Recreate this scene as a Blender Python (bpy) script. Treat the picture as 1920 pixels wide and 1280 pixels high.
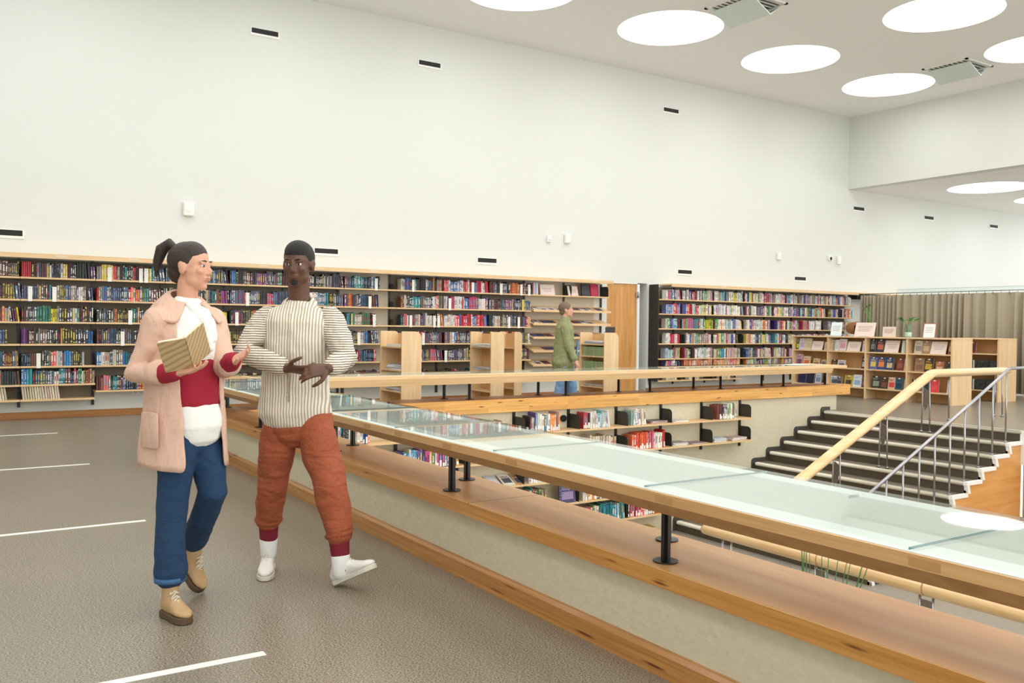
import bpy, math, random
from mathutils import Vector, Matrix, Quaternion
from mathutils import noise as mnoise

for o in list(bpy.data.objects):
    bpy.data.objects.remove(o, do_unlink=True)
S = bpy.context.scene
COL = S.collection
PI = math.pi

# ------------------------------------------------------------ camera
EYE = 1.35
YAW, PITCH, ROLL = 0.57819765, -0.01816174, 0.01118005
fwd = Vector((math.sin(YAW)*math.cos(PITCH), math.cos(YAW)*math.cos(PITCH), math.sin(PITCH)))
rgt = Vector((math.cos(YAW), -math.sin(YAW), 0))
upv = rgt.cross(fwd)
r2 = rgt*math.cos(ROLL) + upv*math.sin(ROLL)
u2 = -rgt*math.sin(ROLL) + upv*math.cos(ROLL)
cam = bpy.data.cameras.new('camera')
cam.sensor_width = 36.0
cam.lens = 1658.68/1920*36
cam.clip_start = 0.05
cam.clip_end = 200
camo = bpy.data.objects.new('camera', cam)
COL.objects.link(camo)
m3 = Matrix((r2, u2, -fwd)).transposed()
camo.matrix_world = Matrix.Translation((0, 0, EYE)) @ m3.to_4x4()
S.camera = camo

# ------------------------------------------------------------ world, lights, exposure
S.view_settings.view_transform = 'Standard'
S.view_settings.look = 'None'
S.view_settings.exposure = 0.24
S.view_settings.gamma = 1.0
S.view_settings.use_curve_mapping = False
W = bpy.data.worlds.new('world')
S.world = W
W.use_nodes = True
bg = W.node_tree.nodes['Background']
bg.inputs[0].default_value = (1.0, 0.995, 0.96, 1)
bg.inputs[1].default_value = 1.9
SKYLIGHT_STRENGTH = 4.2

# ------------------------------------------------------------ materials
def srgb(r, g, b):
    def f(c):
        c /= 255.0
        return c/12.92 if c <= 0.04045 else ((c+0.055)/1.055)**2.4
    return (f(r), f(g), f(b), 1.0)

def new_mat(name):
    m = bpy.data.materials.new(name)
    m.use_nodes = True
    nt = m.node_tree
    return m, nt, nt.nodes['Principled BSDF']

def sp(b, **k):
    for a, v in k.items():
        b.inputs[a.replace('_', ' ')].default_value = v

def plain(name, col, rough=0.5, metal=0.0, spec=0.5, bump=0.0, bscale=60.0, var=0.0):
    m, nt, b = new_mat(name)
    b.inputs['Base Color'].default_value = col
    b.inputs['Roughness'].default_value = rough
    b.inputs['Metallic'].default_value = metal
    b.inputs['Specular IOR Level'].default_value = spec
    if bump or var:
        tc = nt.nodes.new('ShaderNodeTexCoord')
        n = nt.nodes.new('ShaderNodeTexNoise')
        n.inputs['Scale'].default_value = bscale
        n.inputs['Detail'].default_value = 4
        nt.links.new(tc.outputs['Object'], n.inputs['Vector'])
        if bump:
            bp = nt.nodes.new('ShaderNodeBump')
            bp.inputs['Strength'].default_value = bump
            bp.inputs['Distance'].default_value = 0.01
            nt.links.new(n.outputs['Fac'], bp.inputs['Height'])
            nt.links.new(bp.outputs['Normal'], b.inputs['Normal'])
        if var:
            r = nt.nodes.new('ShaderNodeValToRGB')
            r.color_ramp.elements[0].position = 0.3
            r.color_ramp.elements[1].position = 0.7
            r.color_ramp.elements[0].color = tuple(c*(1-var) for c in col[:3])+(1,)
            r.color_ramp.elements[1].color = tuple(min(1, c*(1+var)) for c in col[:3])+(1,)
            nt.links.new(n.outputs['Fac'], r.inputs['Fac'])
            nt.links.new(r.outputs['Color'], b.inputs['Base Color'])
    return m

def wood(name, c1, c2, scale, rough=0.4, knots=None, plank=None, coat=0.0, spec=0.5):
    """scale = noise scale per axis (small along the grain); plank = (axis sizes) brick-like colour shift"""
    m, nt, b = new_mat(name)
    tc = nt.nodes.new('ShaderNodeTexCoord')
    mp = nt.nodes.new('ShaderNodeMapping')
    mp.inputs['Scale'].default_value = scale
    nt.links.new(tc.outputs['Object'], mp.inputs['Vector'])
    n = nt.nodes.new('ShaderNodeTexNoise')
    n.inputs['Scale'].default_value = 1.0
    n.inputs['Detail'].default_value = 6
    n.inputs['Distortion'].default_value = 0.6
    nt.links.new(mp.outputs['Vector'], n.inputs['Vector'])
    r = nt.nodes.new('ShaderNodeValToRGB')
    r.color_ramp.elements[0].position = 0.3
    r.color_ramp.elements[1].position = 0.72
    r.color_ramp.elements[0].color = c1
    r.color_ramp.elements[1].color = c2
    nt.links.new(n.outputs['Fac'], r.inputs['Fac'])
    out = r.outputs['Color']
    if plank:
        # staves: white noise over snapped coordinates
        sn = nt.nodes.new('ShaderNodeVectorMath'); sn.operation = 'SNAP'
        sn.inputs[1].default_value = plank
        of = nt.nodes.new('ShaderNodeVectorMath'); of.operation = 'ADD'
        of.inputs[1].default_value = (50.013, 50.013, 50.013)
        nt.links.new(tc.outputs['Object'], of.inputs[0])
        nt.links.new(of.outputs[0], sn.inputs[0])
        wn = nt.nodes.new('ShaderNodeTexWhiteNoise')
        nt.links.new(sn.outputs[0], wn.inputs['Vector'])
        mr = nt.nodes.new('ShaderNodeMapRange')
        mr.inputs[3].default_value = 0.82
        mr.inputs[4].default_value = 1.08
        nt.links.new(wn.outputs['Value'], mr.inputs[0])
        mx = nt.nodes.new('ShaderNodeVectorMath'); mx.operation = 'SCALE'
        nt.links.new(out, mx.inputs[0])
        nt.links.new(mr.outputs[0], mx.inputs['Scale'])
        out = mx.outputs[0]
    if knots:
        mp2 = nt.nodes.new('ShaderNodeMapping')
        mp2.inputs['Scale'].default_value = knots
        nt.links.new(tc.outputs['Object'], mp2.inputs['Vector'])
        v = nt.nodes.new('ShaderNodeTexVoronoi')
        v.inputs['Scale'].default_value = 1.0
        nt.links.new(mp2.outputs['Vector'], v.inputs['Vector'])
        r3 = nt.nodes.new('ShaderNodeValToRGB')
        r3.color_ramp.elements[0].position = 0.06
        r3.color_ramp.elements[1].position = 0.17
        r3.color_ramp.elements[0].color = (0.22, 0.09, 0.03, 1)
        r3.color_ramp.elements[1].color = (1, 1, 1, 1)
        nt.links.new(v.outputs['Distance'], r3.inputs['Fac'])
        mm = nt.nodes.new('ShaderNodeVectorMath'); mm.operation = 'MULTIPLY'
        nt.links.new(out, mm.inputs[0])
        nt.links.new(r3.outputs['Color'], mm.inputs[1])
        out = mm.outputs[0]
    nt.links.new(out, b.inputs['Base Color'])
    b.inputs['Roughness'].default_value = rough
    b.inputs['Coat Weight'].default_value = coat
    b.inputs['Coat Roughness'].default_value = 0.12
    b.inputs['Specular IOR Level'].default_value = spec
    return m

M = {}
M['wall'] = plain('white_plaster', srgb(223, 226, 222), 0.9, bump=0.15, bscale=9)
M['ceil'] = plain('ceiling_paint', srgb(246, 247, 246), 0.9)
M['parapet'] = plain('grey_white_plaster', srgb(212, 204, 178), 0.85, bump=0.5, bscale=28, var=0.04)
M['fascia'] = plain('white_edge_paint', srgb(240, 240, 236), 0.7)

def floor_mat(name, ca, cb, rough):
    m, nt, b = new_mat(name)
    tc = nt.nodes.new('ShaderNodeTexCoord')
    n1 = nt.nodes.new('ShaderNodeTexNoise'); n1.inputs['Scale'].default_value = 120; n1.inputs['Detail'].default_value = 3
    mp = nt.nodes.new('ShaderNodeMapping'); mp.inputs['Scale'].default_value = (1, 1.9, 1)
    nt.links.new(tc.outputs['Object'], mp.inputs['Vector'])
    nt.links.new(mp.outputs['Vector'], n1.inputs['Vector'])
    r = nt.nodes.new('ShaderNodeValToRGB')
    r.color_ramp.elements[0].position = 0.36; r.color_ramp.elements[0].color = ca
    r.color_ramp.elements[1].position = 0.66; r.color_ramp.elements[1].color = cb
    nt.links.new(n1.outputs['Fac'], r.inputs['Fac'])
    n2 = nt.nodes.new('ShaderNodeTexNoise'); n2.inputs['Scale'].default_value = 1.1; n2.inputs['Detail'].default_value = 5
    nt.links.new(tc.outputs['Object'], n2.inputs['Vector'])
    mr = nt.nodes.new('ShaderNodeMapRange'); mr.inputs[3].default_value = 0.86; mr.inputs[4].default_value = 1.12
    nt.links.new(n2.outputs['Fac'], mr.inputs[0])
    mx = nt.nodes.new('ShaderNodeVectorMath'); mx.operation = 'SCALE'
    nt.links.new(r.outputs['Color'], mx.inputs[0]); nt.links.new(mr.outputs[0], mx.inputs['Scale'])
    nt.links.new(mx.outputs[0], b.inputs['Base Color'])
    m2 = nt.nodes.new('ShaderNodeMapRange'); m2.inputs[3].default_value = rough-0.02; m2.inputs[4].default_value = rough+0.06
    nt.links.new(n2.outputs['Fac'], m2.inputs[0]); nt.links.new(m2.outputs[0], b.inputs['Roughness'])
    bp = nt.nodes.new('ShaderNodeBump'); bp.inputs['Strength'].default_value = 0.05; bp.inputs['Distance'].default_value = 0.001
    nt.links.new(n1.outputs['Fac'], bp.inputs['Height']); nt.links.new(bp.outputs['Normal'], b.inputs['Normal'])
    return m
M['floor'] = floor_mat('speckled_linoleum', srgb(72, 64, 51), srgb(180, 170, 152), 0.31)
M['floor2'] = floor_mat('grey_carpet_linoleum', srgb(122, 114, 102), srgb(160, 152, 140), 0.5)
M['tread'] = plain('stair_tread_rubber', srgb(112, 104, 92), 0.55, var=0.08, bscale=90)
M['riser'] = plain('stair_riser_brown', srgb(84, 74, 58), 0.6, var=0.1, bscale=90)
M['skirt'] = plain('dark_rubber_skirting', srgb(72, 70, 64), 0.6)
M['nosing'] = plain('cream_nosing', srgb(222, 216, 198), 0.4)
M['pine_top'] = wood('varnished_pine_top', srgb(226, 168, 104), srgb(246, 204, 146), (9, 0.9, 9), 0.40, coat=0.08)
M['pine_top_x'] = wood('varnished_pine_top_across', srgb(176, 112, 62), srgb(204, 146, 92), (0.9, 9, 9), 0.40, coat=0.08)
M['pine_face'] = wood('pine_edge_brown', srgb(184, 122, 54), srgb(214, 158, 84), (30, 1.4, 60), 0.4, knots=(9, 2.6, 22), coat=0.2)
M['pine_far'] = wood('knotty_pine_yellow', srgb(222, 158, 76), srgb(244, 194, 116), (1.3, 20, 40), 0.45, knots=(3.4, 4, 17), plank=(0.62, 9, 0.055))
M['trim'] = wood('pine_skirting', srgb(168, 112, 52), srgb(204, 148, 82), (30, 1.2, 60), 0.4, knots=(9, 1.9, 22), coat=0.3)
M['trim_x'] = wood('pine_skirting_across', srgb(160, 104, 50), srgb(190, 134, 76), (1.2, 30, 60), 0.4)
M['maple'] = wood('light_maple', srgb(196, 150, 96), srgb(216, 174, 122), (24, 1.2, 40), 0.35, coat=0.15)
M['maple_low'] = wood('maple_shaded_band', srgb(176, 132, 84), srgb(198, 154, 106), (24, 10, 2), 0.4)  # darker than the counter maple: shade of the canted face is in the colour
M['maple_x'] = wood('light_maple_across', srgb(222, 186, 134), srgb(238, 206, 160), (1.6, 24, 40), 0.4)
M['birch'] = wood('birch_ply', srgb(226, 190, 142), srgb(240, 210, 168), (22, 22, 1.6), 0.45)
M['birch_shelf'] = wood('birch_shelf_board', srgb(218, 182, 132), srgb(236, 204, 158), (1.5, 22, 40), 0.45)
M['birch_in'] = wood('birch_ply_inner', srgb(206, 160, 106), srgb(224, 182, 130), (22, 3, 1.6), 0.5)
M['door'] = wood('oak_door_veneer', srgb(190, 134, 66), srgb(216, 162, 94), (12, 12, 1.1), 0.4)
M['stringer'] = wood('orange_birch_panel', srgb(208, 148, 82), srgb(226, 170, 106), (2, 12, 12), 0.4)
M['rail'] = wood('pale_round_handrail', srgb(226, 186, 130), srgb(242, 212, 164), (1.4, 1.4, 30), 0.28, coat=0.4)
M['black'] = plain('black_steel', srgb(30, 29, 27), 0.35, spec=0.5)
M['bracket'] = plain('black_bracket', srgb(48, 48, 44), 0.5)
M['backing'] = plain('taupe_backing', srgb(128, 118, 102), 0.8)
M['backing2'] = plain('cream_backing', srgb(208, 198, 178), 0.8)
M['chrome'] = plain('brushed_steel', srgb(168, 168, 172), 0.28, metal=1.0)
M['plate'] = plain('worn_metal_plate', srgb(140, 132, 126), 0.35, metal=0.7, var=0.3, bscale=40)
M['white'] = plain('white_plastic', srgb(240, 240, 236), 0.5)
M['slot'] = plain('dark_slot', srgb(12, 13, 13), 0.6)
M['paper'] = plain('white_paper', srgb(240, 238, 232), 0.7)
M['tape'] = plain('white_floor_tape', srgb(238, 238, 230), 0.55)
M['labelw'] = plain('label_wood', srgb(186, 142, 90), 0.5)
M['labelg'] = plain('label_clear_plastic', srgb(222, 208, 180), 0.3)
M['curtain'] = plain('taupe_curtain', srgb(170, 158, 136), 0.9, bump=0.2, bscale=300)
M['rattan'] = plain('woven_brown', srgb(140, 96, 56), 0.8, bump=0.6, bscale=120)
M['leaf'] = plain('leaf_green', srgb(96, 150, 66), 0.5, var=0.25, bscale=12)
M['leafdark'] = plain('leaf_dark', srgb(52, 104, 40), 0.5, var=0.25, bscale=12)
M['gold'] = plain('maple_label', srgb(200, 160, 110), 0.5)

def glass_mat(name, tint, ior=1.6):
    m = bpy.data.materials.new(name); m.use_nodes = True
    nt = m.node_tree
    for n in list(nt.nodes):
        if n.type != 'OUTPUT_MATERIAL':
            nt.nodes.remove(n)
    out = [n for n in nt.nodes if n.type == 'OUTPUT_MATERIAL'][0]
    tr = nt.nodes.new('ShaderNodeBsdfTransparent'); tr.inputs[0].default_value = tint
    gl = nt.nodes.new('ShaderNodeBsdfGlossy'); gl.inputs['Roughness'].default_value = 0.02
    gl.inputs[0].default_value = (0.97, 1.0, 0.99, 1)
    fr0 = nt.nodes.new('ShaderNodeFresnel'); fr0.inputs[0].default_value = ior
    ge = nt.nodes.new('ShaderNodeNewGeometry')   # only the outer side of each surface mirrors: no light trapped inside the thin pane
    iv = nt.nodes.new('ShaderNodeMath'); iv.operation = 'SUBTRACT'; iv.inputs[0].default_value = 1.0
    nt.links.new(ge.outputs['Backfacing'], iv.inputs[1])
    fr = nt.nodes.new('ShaderNodeMath'); fr.operation = 'MULTIPLY'
    nt.links.new(fr0.outputs[0], fr.inputs[0]); nt.links.new(iv.outputs[0], fr.inputs[1])
    mx = nt.nodes.new('ShaderNodeMixShader')
    nt.links.new(fr.outputs[0], mx.inputs[0]); nt.links.new(tr.outputs[0], mx.inputs[1])
    nt.links.new(gl.outputs[0], mx.inputs[2]); nt.links.new(mx.outputs[0], out.inputs[0])
    return m
M['glass'] = glass_mat('pane_glass', (0.985, 0.996, 0.992, 1), 1.75)
M['glass_edge'] = plain('glass_edge_teal', srgb(90, 130, 138), 0.2)
M['glass_clear'] = glass_mat('clear_glass', (0.92, 0.96, 0.95, 1), 1.45)

m, nt, b = new_mat('skylight_diffuser')
b.inputs['Base Color'].default_value = (1, 1, 1, 1)
b.inputs['Emission Color'].default_value = (1, 0.99, 0.97, 1)
b.inputs['Emission Strength'].default_value = SKYLIGHT_STRENGTH
M['sky'] = m

def book_mat(name, sx, sz, thr, rough=0.45):
    m, nt, b = new_mat(name)
    a1 = nt.nodes.new('ShaderNodeAttribute'); a1.attribute_name = 'col'
    a2 = nt.nodes.new('ShaderNodeAttribute'); a2.attribute_name = 'col2'
    g = nt.nodes.new('ShaderNodeNewGeometry')
    mp = nt.nodes.new('ShaderNodeMapping'); mp.inputs['Scale'].default_value = (sx, sx, sz)
    nt.links.new(g.outputs['Position'], mp.inputs['Vector'])
    n = nt.nodes.new('ShaderNodeTexNoise'); n.inputs['Scale'].default_value = 1; n.inputs['Detail'].default_value = 2
    nt.links.new(mp.outputs['Vector'], n.inputs['Vector'])
    r = nt.nodes.new('ShaderNodeValToRGB'); r.color_ramp.interpolation = 'CONSTANT'
    r.color_ramp.elements[0].color = (0, 0, 0, 1); r.color_ramp.elements[1].color = (1, 1, 1, 1)
    r.color_ramp.elements[1].position = thr
    nt.links.new(n.outputs['Fac'], r.inputs['Fac'])
    mx = nt.nodes.new('ShaderNodeMix'); mx.data_type = 'RGBA'
    nt.links.new(r.outputs['Color'], mx.inputs['Factor'])
    nt.links.new(a1.outputs['Color'], mx.inputs[6]); nt.links.new(a2.outputs['Color'], mx.inputs[7])
    nt.links.new(mx.outputs[2], b.inputs['Base Color'])
    b.inputs['Roughness'].default_value = rough
    return m
M['book'] = book_mat('book_cover', 190, 55, 0.625)
M['cover'] = book_mat('printed_cover', 30, 30, 0.68)
M['pages'] = plain('book_pages', srgb(226, 214, 188), 0.8)

# ------------------------------------------------------------ mesh builder
class MB:
    def __init__(s):
        s.v = []; s.f = []; s.m = []; s.mats = []; s.c = []; s.c2 = []; s.sm = []
    def mi(s, mat):
        if mat not in s.mats: s.mats.append(mat)
        return s.mats.index(mat)
    def add(s, vs, fs, mat, col=None, col2=None, smooth=False):
        k = len(s.v); i = s.mi(mat)
        s.v += [tuple(p) for p in vs]
        for f in fs:
            s.f.append([k+a for a in f]); s.m.append(i); s.c.append(col); s.c2.append(col2); s.sm.append(smooth)
        return s
    def box(s, x0, x1, y0, y1, z0, z1, mat, mtx=None, col=None, col2=None):
        vs = [Vector((x, y, z)) for z in (z0, z1) for y in (y0, y1) for x in (x0, x1)]
        if mtx is not None: vs = [mtx @ p for p in vs]
        fs = [(0, 2, 3, 1), (4, 5, 7, 6), (0, 1, 5, 4), (2, 6, 7, 3), (0, 4, 6, 2), (1, 3, 7, 5)]
        return s.add(vs, fs, mat, col, col2)
    def prism(s, poly, axis, a, b, mat, smooth=False, mtx=None):
        """poly: 2-D points; axis 'x': (y,z) points, 'y': (x,z), 'z': (x,y); extruded from a to b"""
        n = len(poly)
        def P(p, t):
            q = Vector({'x': (t, p[0], p[1]), 'y': (p[0], t, p[1]), 'z': (p[0], p[1], t)}[axis])
            return mtx @ q if mtx is not None else q
        vs = [P(p, a) for p in poly] + [P(p, b) for p in poly]
        fs = [tuple(range(n)), tuple(range(2*n-1, n-1, -1))]
        s.add(vs, fs, mat, smooth=False)
        k = len(s.v)-2*n; i = s.mi(mat)
        for j in range(n):
            s.f.append([k+j, k+(j+1) % n, k+n+(j+1) % n, k+n+j]); s.m.append(i); s.c.append(None); s.c2.append(None); s.sm.append(smooth)
        return s
    def tube(s, pts, r, mat, seg=10, closed=False, cap=True):
        """pts: points; r: radius or list"""
        pts = [Vector(p) for p in pts]; n = len(pts)
        rs = r if isinstance(r, (list, tuple)) else [r]*n
        vs = []; prev = None
        for i, p in enumerate(pts):
            t = (pts[min(i+1, n-1)] - pts[max(i-1, 0)]).normalized()
            if prev is None:
                h = Vector((0, 0, 1)) if abs(t.z) < 0.9 else Vector((1, 0, 0))
                a = t.cross(h).normalized()
            else:
                a = (prev - t*prev.dot(t)).normalized()
            prev = a; bb = t.cross(a)
            rr = rs[i]
            ra, rb = rr if isinstance(rr, (list, tuple)) else (rr, rr)
            for k in range(seg):
                th = 2*PI*k/seg
                vs.append(p + a*math.cos(th)*ra + bb*math.sin(th)*rb)
        fs = []
        for i in range(n-1):
            for k in range(seg):
                fs.append((i*seg+k, i*seg+(k+1) % seg, (i+1)*seg+(k+1) % seg, (i+1)*seg+k))
        s.add(vs, fs, mat, smooth=True)
        if cap:
            k0 = len(s.v)-len(vs); i = s.mi(mat)
            s.f.append([k0+k for k in range(seg-1, -1, -1)]); s.f.append([k0+(n-1)*seg+k for k in range(seg)])
            for _ in range(2): s.m.append(i); s.c.append(None); s.c2.append(None); s.sm.append(False)
        return s
    def ell(s, c, r, mat, rot=None, nu=16, nv=10):
        vs = []; fs = []
        for j in range(1, nv):
            ph = PI*j/nv
            for i in range(nu):
                th = 2*PI*i/nu
                p = Vector((r[0]*math.sin(ph)*math.cos(th), r[1]*math.sin(ph)*math.sin(th), r[2]*math.cos(ph)))
                if rot is not None: p = rot @ p
                vs.append(Vector(c)+p)
        for zz in (1, -1):
            p = Vector((0, 0, r[2]*zz))
            if rot is not None: p = rot @ p
            vs.append(Vector(c)+p)
        T = len(vs)-2
        for j in range(nv-2):
            for i in range(nu):
                fs.append((j*nu+i, (j+1)*nu+i, (j+1)*nu+(i+1) % nu, j*nu+(i+1) % nu))
        for i in range(nu):
            fs.append((T, i, (i+1) % nu)); fs.append((T+1, (nv-2)*nu+(i+1) % nu, (nv-2)*nu+i))
        return s.add(vs, fs, mat, smooth=True)
    def build(s, name, parent=None, loc=None):
        me = bpy.data.meshes.new(name)
        me.from_pydata(s.v, [], s.f)
        for mt in s.mats: me.materials.append(mt)
        me.polygons.foreach_set('material_index', s.m)
        me.polygons.foreach_set('use_smooth', s.sm)
        if any(c is not None for c in s.c):
            for nm, cc in (('col', s.c), ('col2', s.c2)):
                at = me.color_attributes.new(nm, 'FLOAT_COLOR', 'CORNER')
                buf = []
                for f, c in zip(s.f, cc):
                    c = c or (0.8, 0.75, 0.65, 1)
                    for _ in f: buf += c
                at.data.foreach_set('color', buf)
        me.update()
        o = bpy.data.objects.new(name, me)
        COL.objects.link(o)
        if parent is not None: o.parent = parent
        if loc is not None: o.location = loc
        return o

def empty(name, label, cat, loc=(0, 0, 0), group=None, rz=0):
    o = bpy.data.objects.new(name, None)
    o.empty_display_size = 0.2
    COL.objects.link(o)
    o.location = loc; o.rotation_euler = (0, 0, rz)
    return tag(o, label, cat, group)
def tag(o, label, cat, group=None, kind=None):
    if label: o['label'] = label
    if cat: o['category'] = cat
    if group: o['group'] = group
    if kind: o['kind'] = kind
    return o
def struct(o, label=None):
    o['kind'] = 'structure'
    if label: o['label'] = label; 
    return o
def bevel(o, w=0.004, seg=2):
    md = o.modifiers.new('bevel', 'BEVEL'); md.width = w; md.segments = seg; md.limit_method = 'ANGLE'
    return o
ORD = ['first', 'second', 'third', 'fourth', 'fifth', 'sixth', 'seventh', 'eighth', 'ninth', 'tenth', 'eleventh', 'twelfth',
       'thirteenth', 'fourteenth', 'fifteenth', 'sixteenth', 'seventeenth', 'eighteenth', 'nineteenth', 'twentieth']
def ordn(i):
    if i < 20: return ORD[i]
    tens = {2: 'twenty', 3: 'thirty', 4: 'forty', 5: 'fifty', 6: 'sixty'}
    n = i+1
    if n % 10 == 0: return {3: 'thirtieth', 4: 'fortieth', 5: 'fiftieth', 6: 'sixtieth'}[n//10]
    return tens[n//10]+'-'+ORD[n % 10-1]
def children(o): return [c for c in bpy.data.objects if c.parent == o]
def copy_tree(o, parent=None):
    c = o.copy(); COL.objects.link(c)
    if parent is not None:
        c.parent = parent; c.matrix_parent_inverse = o.matrix_parent_inverse
    for ch in children(o): copy_tree(ch, c)
    return c
rnd = random.Random(7)
# ============================================================ SETTING
YW = 13.75            # back wall plane
ZC, ZL = 6.52, 4.78   # high and low ceilings
XS = 18.77            # soffit plane
PX0, PX1 = 2.75, 12.32
PY0, PY1 = 6.24, 9.45
PZ = -1.606

b = MB()
b.box(-6, 2.6, -5, YW+.3, -.3, 0, M['floor'])
b.box(2.6, 32, 9.6, YW+.3, -.3, 0, M['floor'])
struct(b.build('floor'), 'speckled grey brown linoleum floor of the reading room')
b = MB()
b.box(12.34, 32, -5, 9.6, -.3, 0, M['floor'])
struct(b.build('floor'), 'grey linoleum landing at the top of the stairs')
b = MB()
b.box(2.6, 14.5, -5, 9.6, PZ-.2, PZ, M['floor2'])
struct(b.build('floor'), 'grey brown floor of the sunken book pit')
# back wall with door niche
DX0, DX1, DZ = 11.22, 12.28, 2.24
b = MB()
b.box(-6, DX0, YW, YW+.3, 0, ZC, M['wall'])
b.box(DX1, 32, YW, YW+.3, 0, ZC, M['wall'])
b.box(DX0, DX1, YW, YW+.3, DZ, ZC, M['wall'])
b.box(DX0, DX1, YW+.28, YW+.3, 0, DZ, M['wall'])
struct(b.build('wall_back'), 'tall white plaster back wall')
b = MB(); b.box(-6.3, -6, -5, YW+.3, 0, ZC, M['wall'])  # unseen wall of the room, added to cut side light on the left
struct(b.build('wall_left'), 'white plaster wall left of the walkway, outside the picture')
b = MB(); b.box(XS, XS+.3, -5, YW, ZL-.0, ZC+.3, M['wall'])
struct(b.build('wall_right'), 'white drop wall above the low ceiling')
# ceiling with round holes
def holed(name, x0, x1, y0, y1, z, centres, R, label):
    """ceiling tiles: each skylight sits in a cell; the cell is built as a ring of quads between circle and cell border"""
    b = MB(); N = 64
    xs = sorted({x0, x1} | {c[0]-1.3 for c in centres} | {c[0]+1.3 for c in centres})
    ys = sorted({y0, y1} | {c[1]-1.3 for c in centres} | {c[1]+1.3 for c in centres})
    xs = [x for x in xs if x0-1e-6 <= x <= x1+1e-6]; ys = [y for y in ys if y0-1e-6 <= y <= y1+1e-6]
    for i in range(len(xs)-1):
        for j in range(len(ys)-1):
            cx, cy = (xs[i]+xs[i+1])/2, (ys[j]+ys[j+1])/2
            hole = None
            for c in centres:
                if abs(c[0]-cx) < .05 and abs(c[1]-cy) < .05: hole = c
            if hole is None:
                b.add([(xs[i], ys[j], z), (xs[i+1], ys[j], z), (xs[i+1], ys[j+1], z), (xs[i], ys[j+1], z)], [(3, 2, 1, 0)], M['ceil'])
            else:
                vs = []
                for k in range(N):
                    t = 2*PI*k/N
                    dx, dy = math.cos(t), math.sin(t)
                    q = 1.3/max(abs(dx), abs(dy))
                    vs += [(hole[0]+dx*R, hole[1]+dy*R, z), (hole[0]+dx*q, hole[1]+dy*q, z)]
                fs = [(2*k, 2*k+1, 2*((k+1) % N)+1, 2*((k+1) % N)) for k in range(N)]
                b.add(vs, fs, M['ceil'])
    return struct(b.build(name), label)
RS = 0.91
high = [(-1.78+3.115*i, 11.46-3.09*j) for i in range(7) for j in range(5)]
low = [(21.2+3.1*i, 11.6-3.1*j) for i in range(3) for j in range(3)]
holed('ceiling', -6, XS, -5, YW, ZC, high, RS, 'white high ceiling with round skylights')
holed('ceiling', XS+.3, 32, -5, YW, ZL, low, RS, 'white low ceiling beyond the drop wall')
def skylight(name, c, z, label, cat='skylight', grp=None):
    t = empty(name, label, cat, (c[0], c[1], z), grp)
    N = 64; b = MB(); h = .55
    vs = []
    for k in range(N):
        a = 2*PI*k/N
        vs += [(math.cos(a)*RS, math.sin(a)*RS, -.004), (math.cos(a)*RS*.97, math.sin(a)*RS*.97, h)]
    b.add(vs, [(2*k, 2*k+1, 2*((k+1) % N)+1, 2*((k+1) % N)) for k in range(N)], M['fascia'], smooth=True)
    b.build('shaft', t)
    d = MB()
    vs = [(0, 0, h+.0)]
    vs += [(math.cos(2*PI*k/N)*RS*.985, math.sin(2*PI*k/N)*RS*.985, .12) for k in range(N)]
    d.add([(0, 0, .12)]+vs[1:], [(0, 1+(k+1) % N, 1+k) for k in range(N)], M['sky'])
    d.build('diffuser', t)
    return t
names_high = {(3, 0): 'round skylight cut by the photo top, leftmost of the row by the wall',
              (4, 0): 'round skylight second from left in the row beside the back wall',
              (5, 0): 'round skylight third from left in the row beside the back wall',
              (6, 0): 'round skylight nearest the drop wall corner in the row by the back wall',
              (5, 1): 'round skylight of the second row, large at the top right of the photo',
              (6, 1): 'round skylight of the second row, nearest the drop wall at the photo edge'}
for i in range(7):
    for j in range(5):
        lab = names_high.get((i, j), 'round skylight in the high ceiling outside the picture')
        skylight('skylight', high[i*5+j], ZC, lab, grp=None if (i, j) in names_high else 'skylights out of view')
for i in range(3):
    for j in range(3):
        lab = {(0, 0): 'round skylight in the low ceiling, nearest the drop wall', (1, 0): 'round skylight in the low ceiling, cut by the right photo edge'}.get((i, j), 'round skylight in the low ceiling outside the picture')
        skylight('skylight', low[i*3+j], ZL, lab, grp=None if 'outside' not in lab else 'low skylights out of view')

# pit walls + parapets
b = MB()
b.box(2.38, 2.6, -5, 9.85, 0, .3465, M['parapet'])
b.box(2.6, 2.75, -5, 9.6, PZ, .3465, M['parapet'])
struct(b.build('wall_parapet_left'), 'low plastered parapet beside the walkway')
b = MB()
b.box(2.75, 12.69, 9.45, 9.8, PZ, .3645, M['parapet'])
struct(b.build('wall_pit'), 'cream plastered wall of the sunken book pit')
# landing edge south of the stair
b = MB()
b.box(12.30, 12.36, -5, PY0-.0, -.46, 0.0, M['fascia'])
b.box(12.4, 12.5, -5, PY0, PZ, -.3, M['stringer'])
struct(b.build('wall_landing_edge'), 'white edge of the landing with wood panelling below')

# skirtings
b = MB()
b.prism([(2.345, 0.0), (2.345, .085), (2.36, .1), (2.38, .1), (2.38, 0.0)], 'y', -5, 9.85, M['trim'])
struct(b.build('baseboard_left'), 'orange pine skirting along the low parapet')
b = MB()
b.box(-6, DX0, YW-.03, YW, 0, .09, M['trim_x'])
b.box(DX1, 19, YW-.03, YW, 0, .09, M['trim_x'])
struct(b.build('baseboard_back'), 'pine skirting along the back wall')

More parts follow.
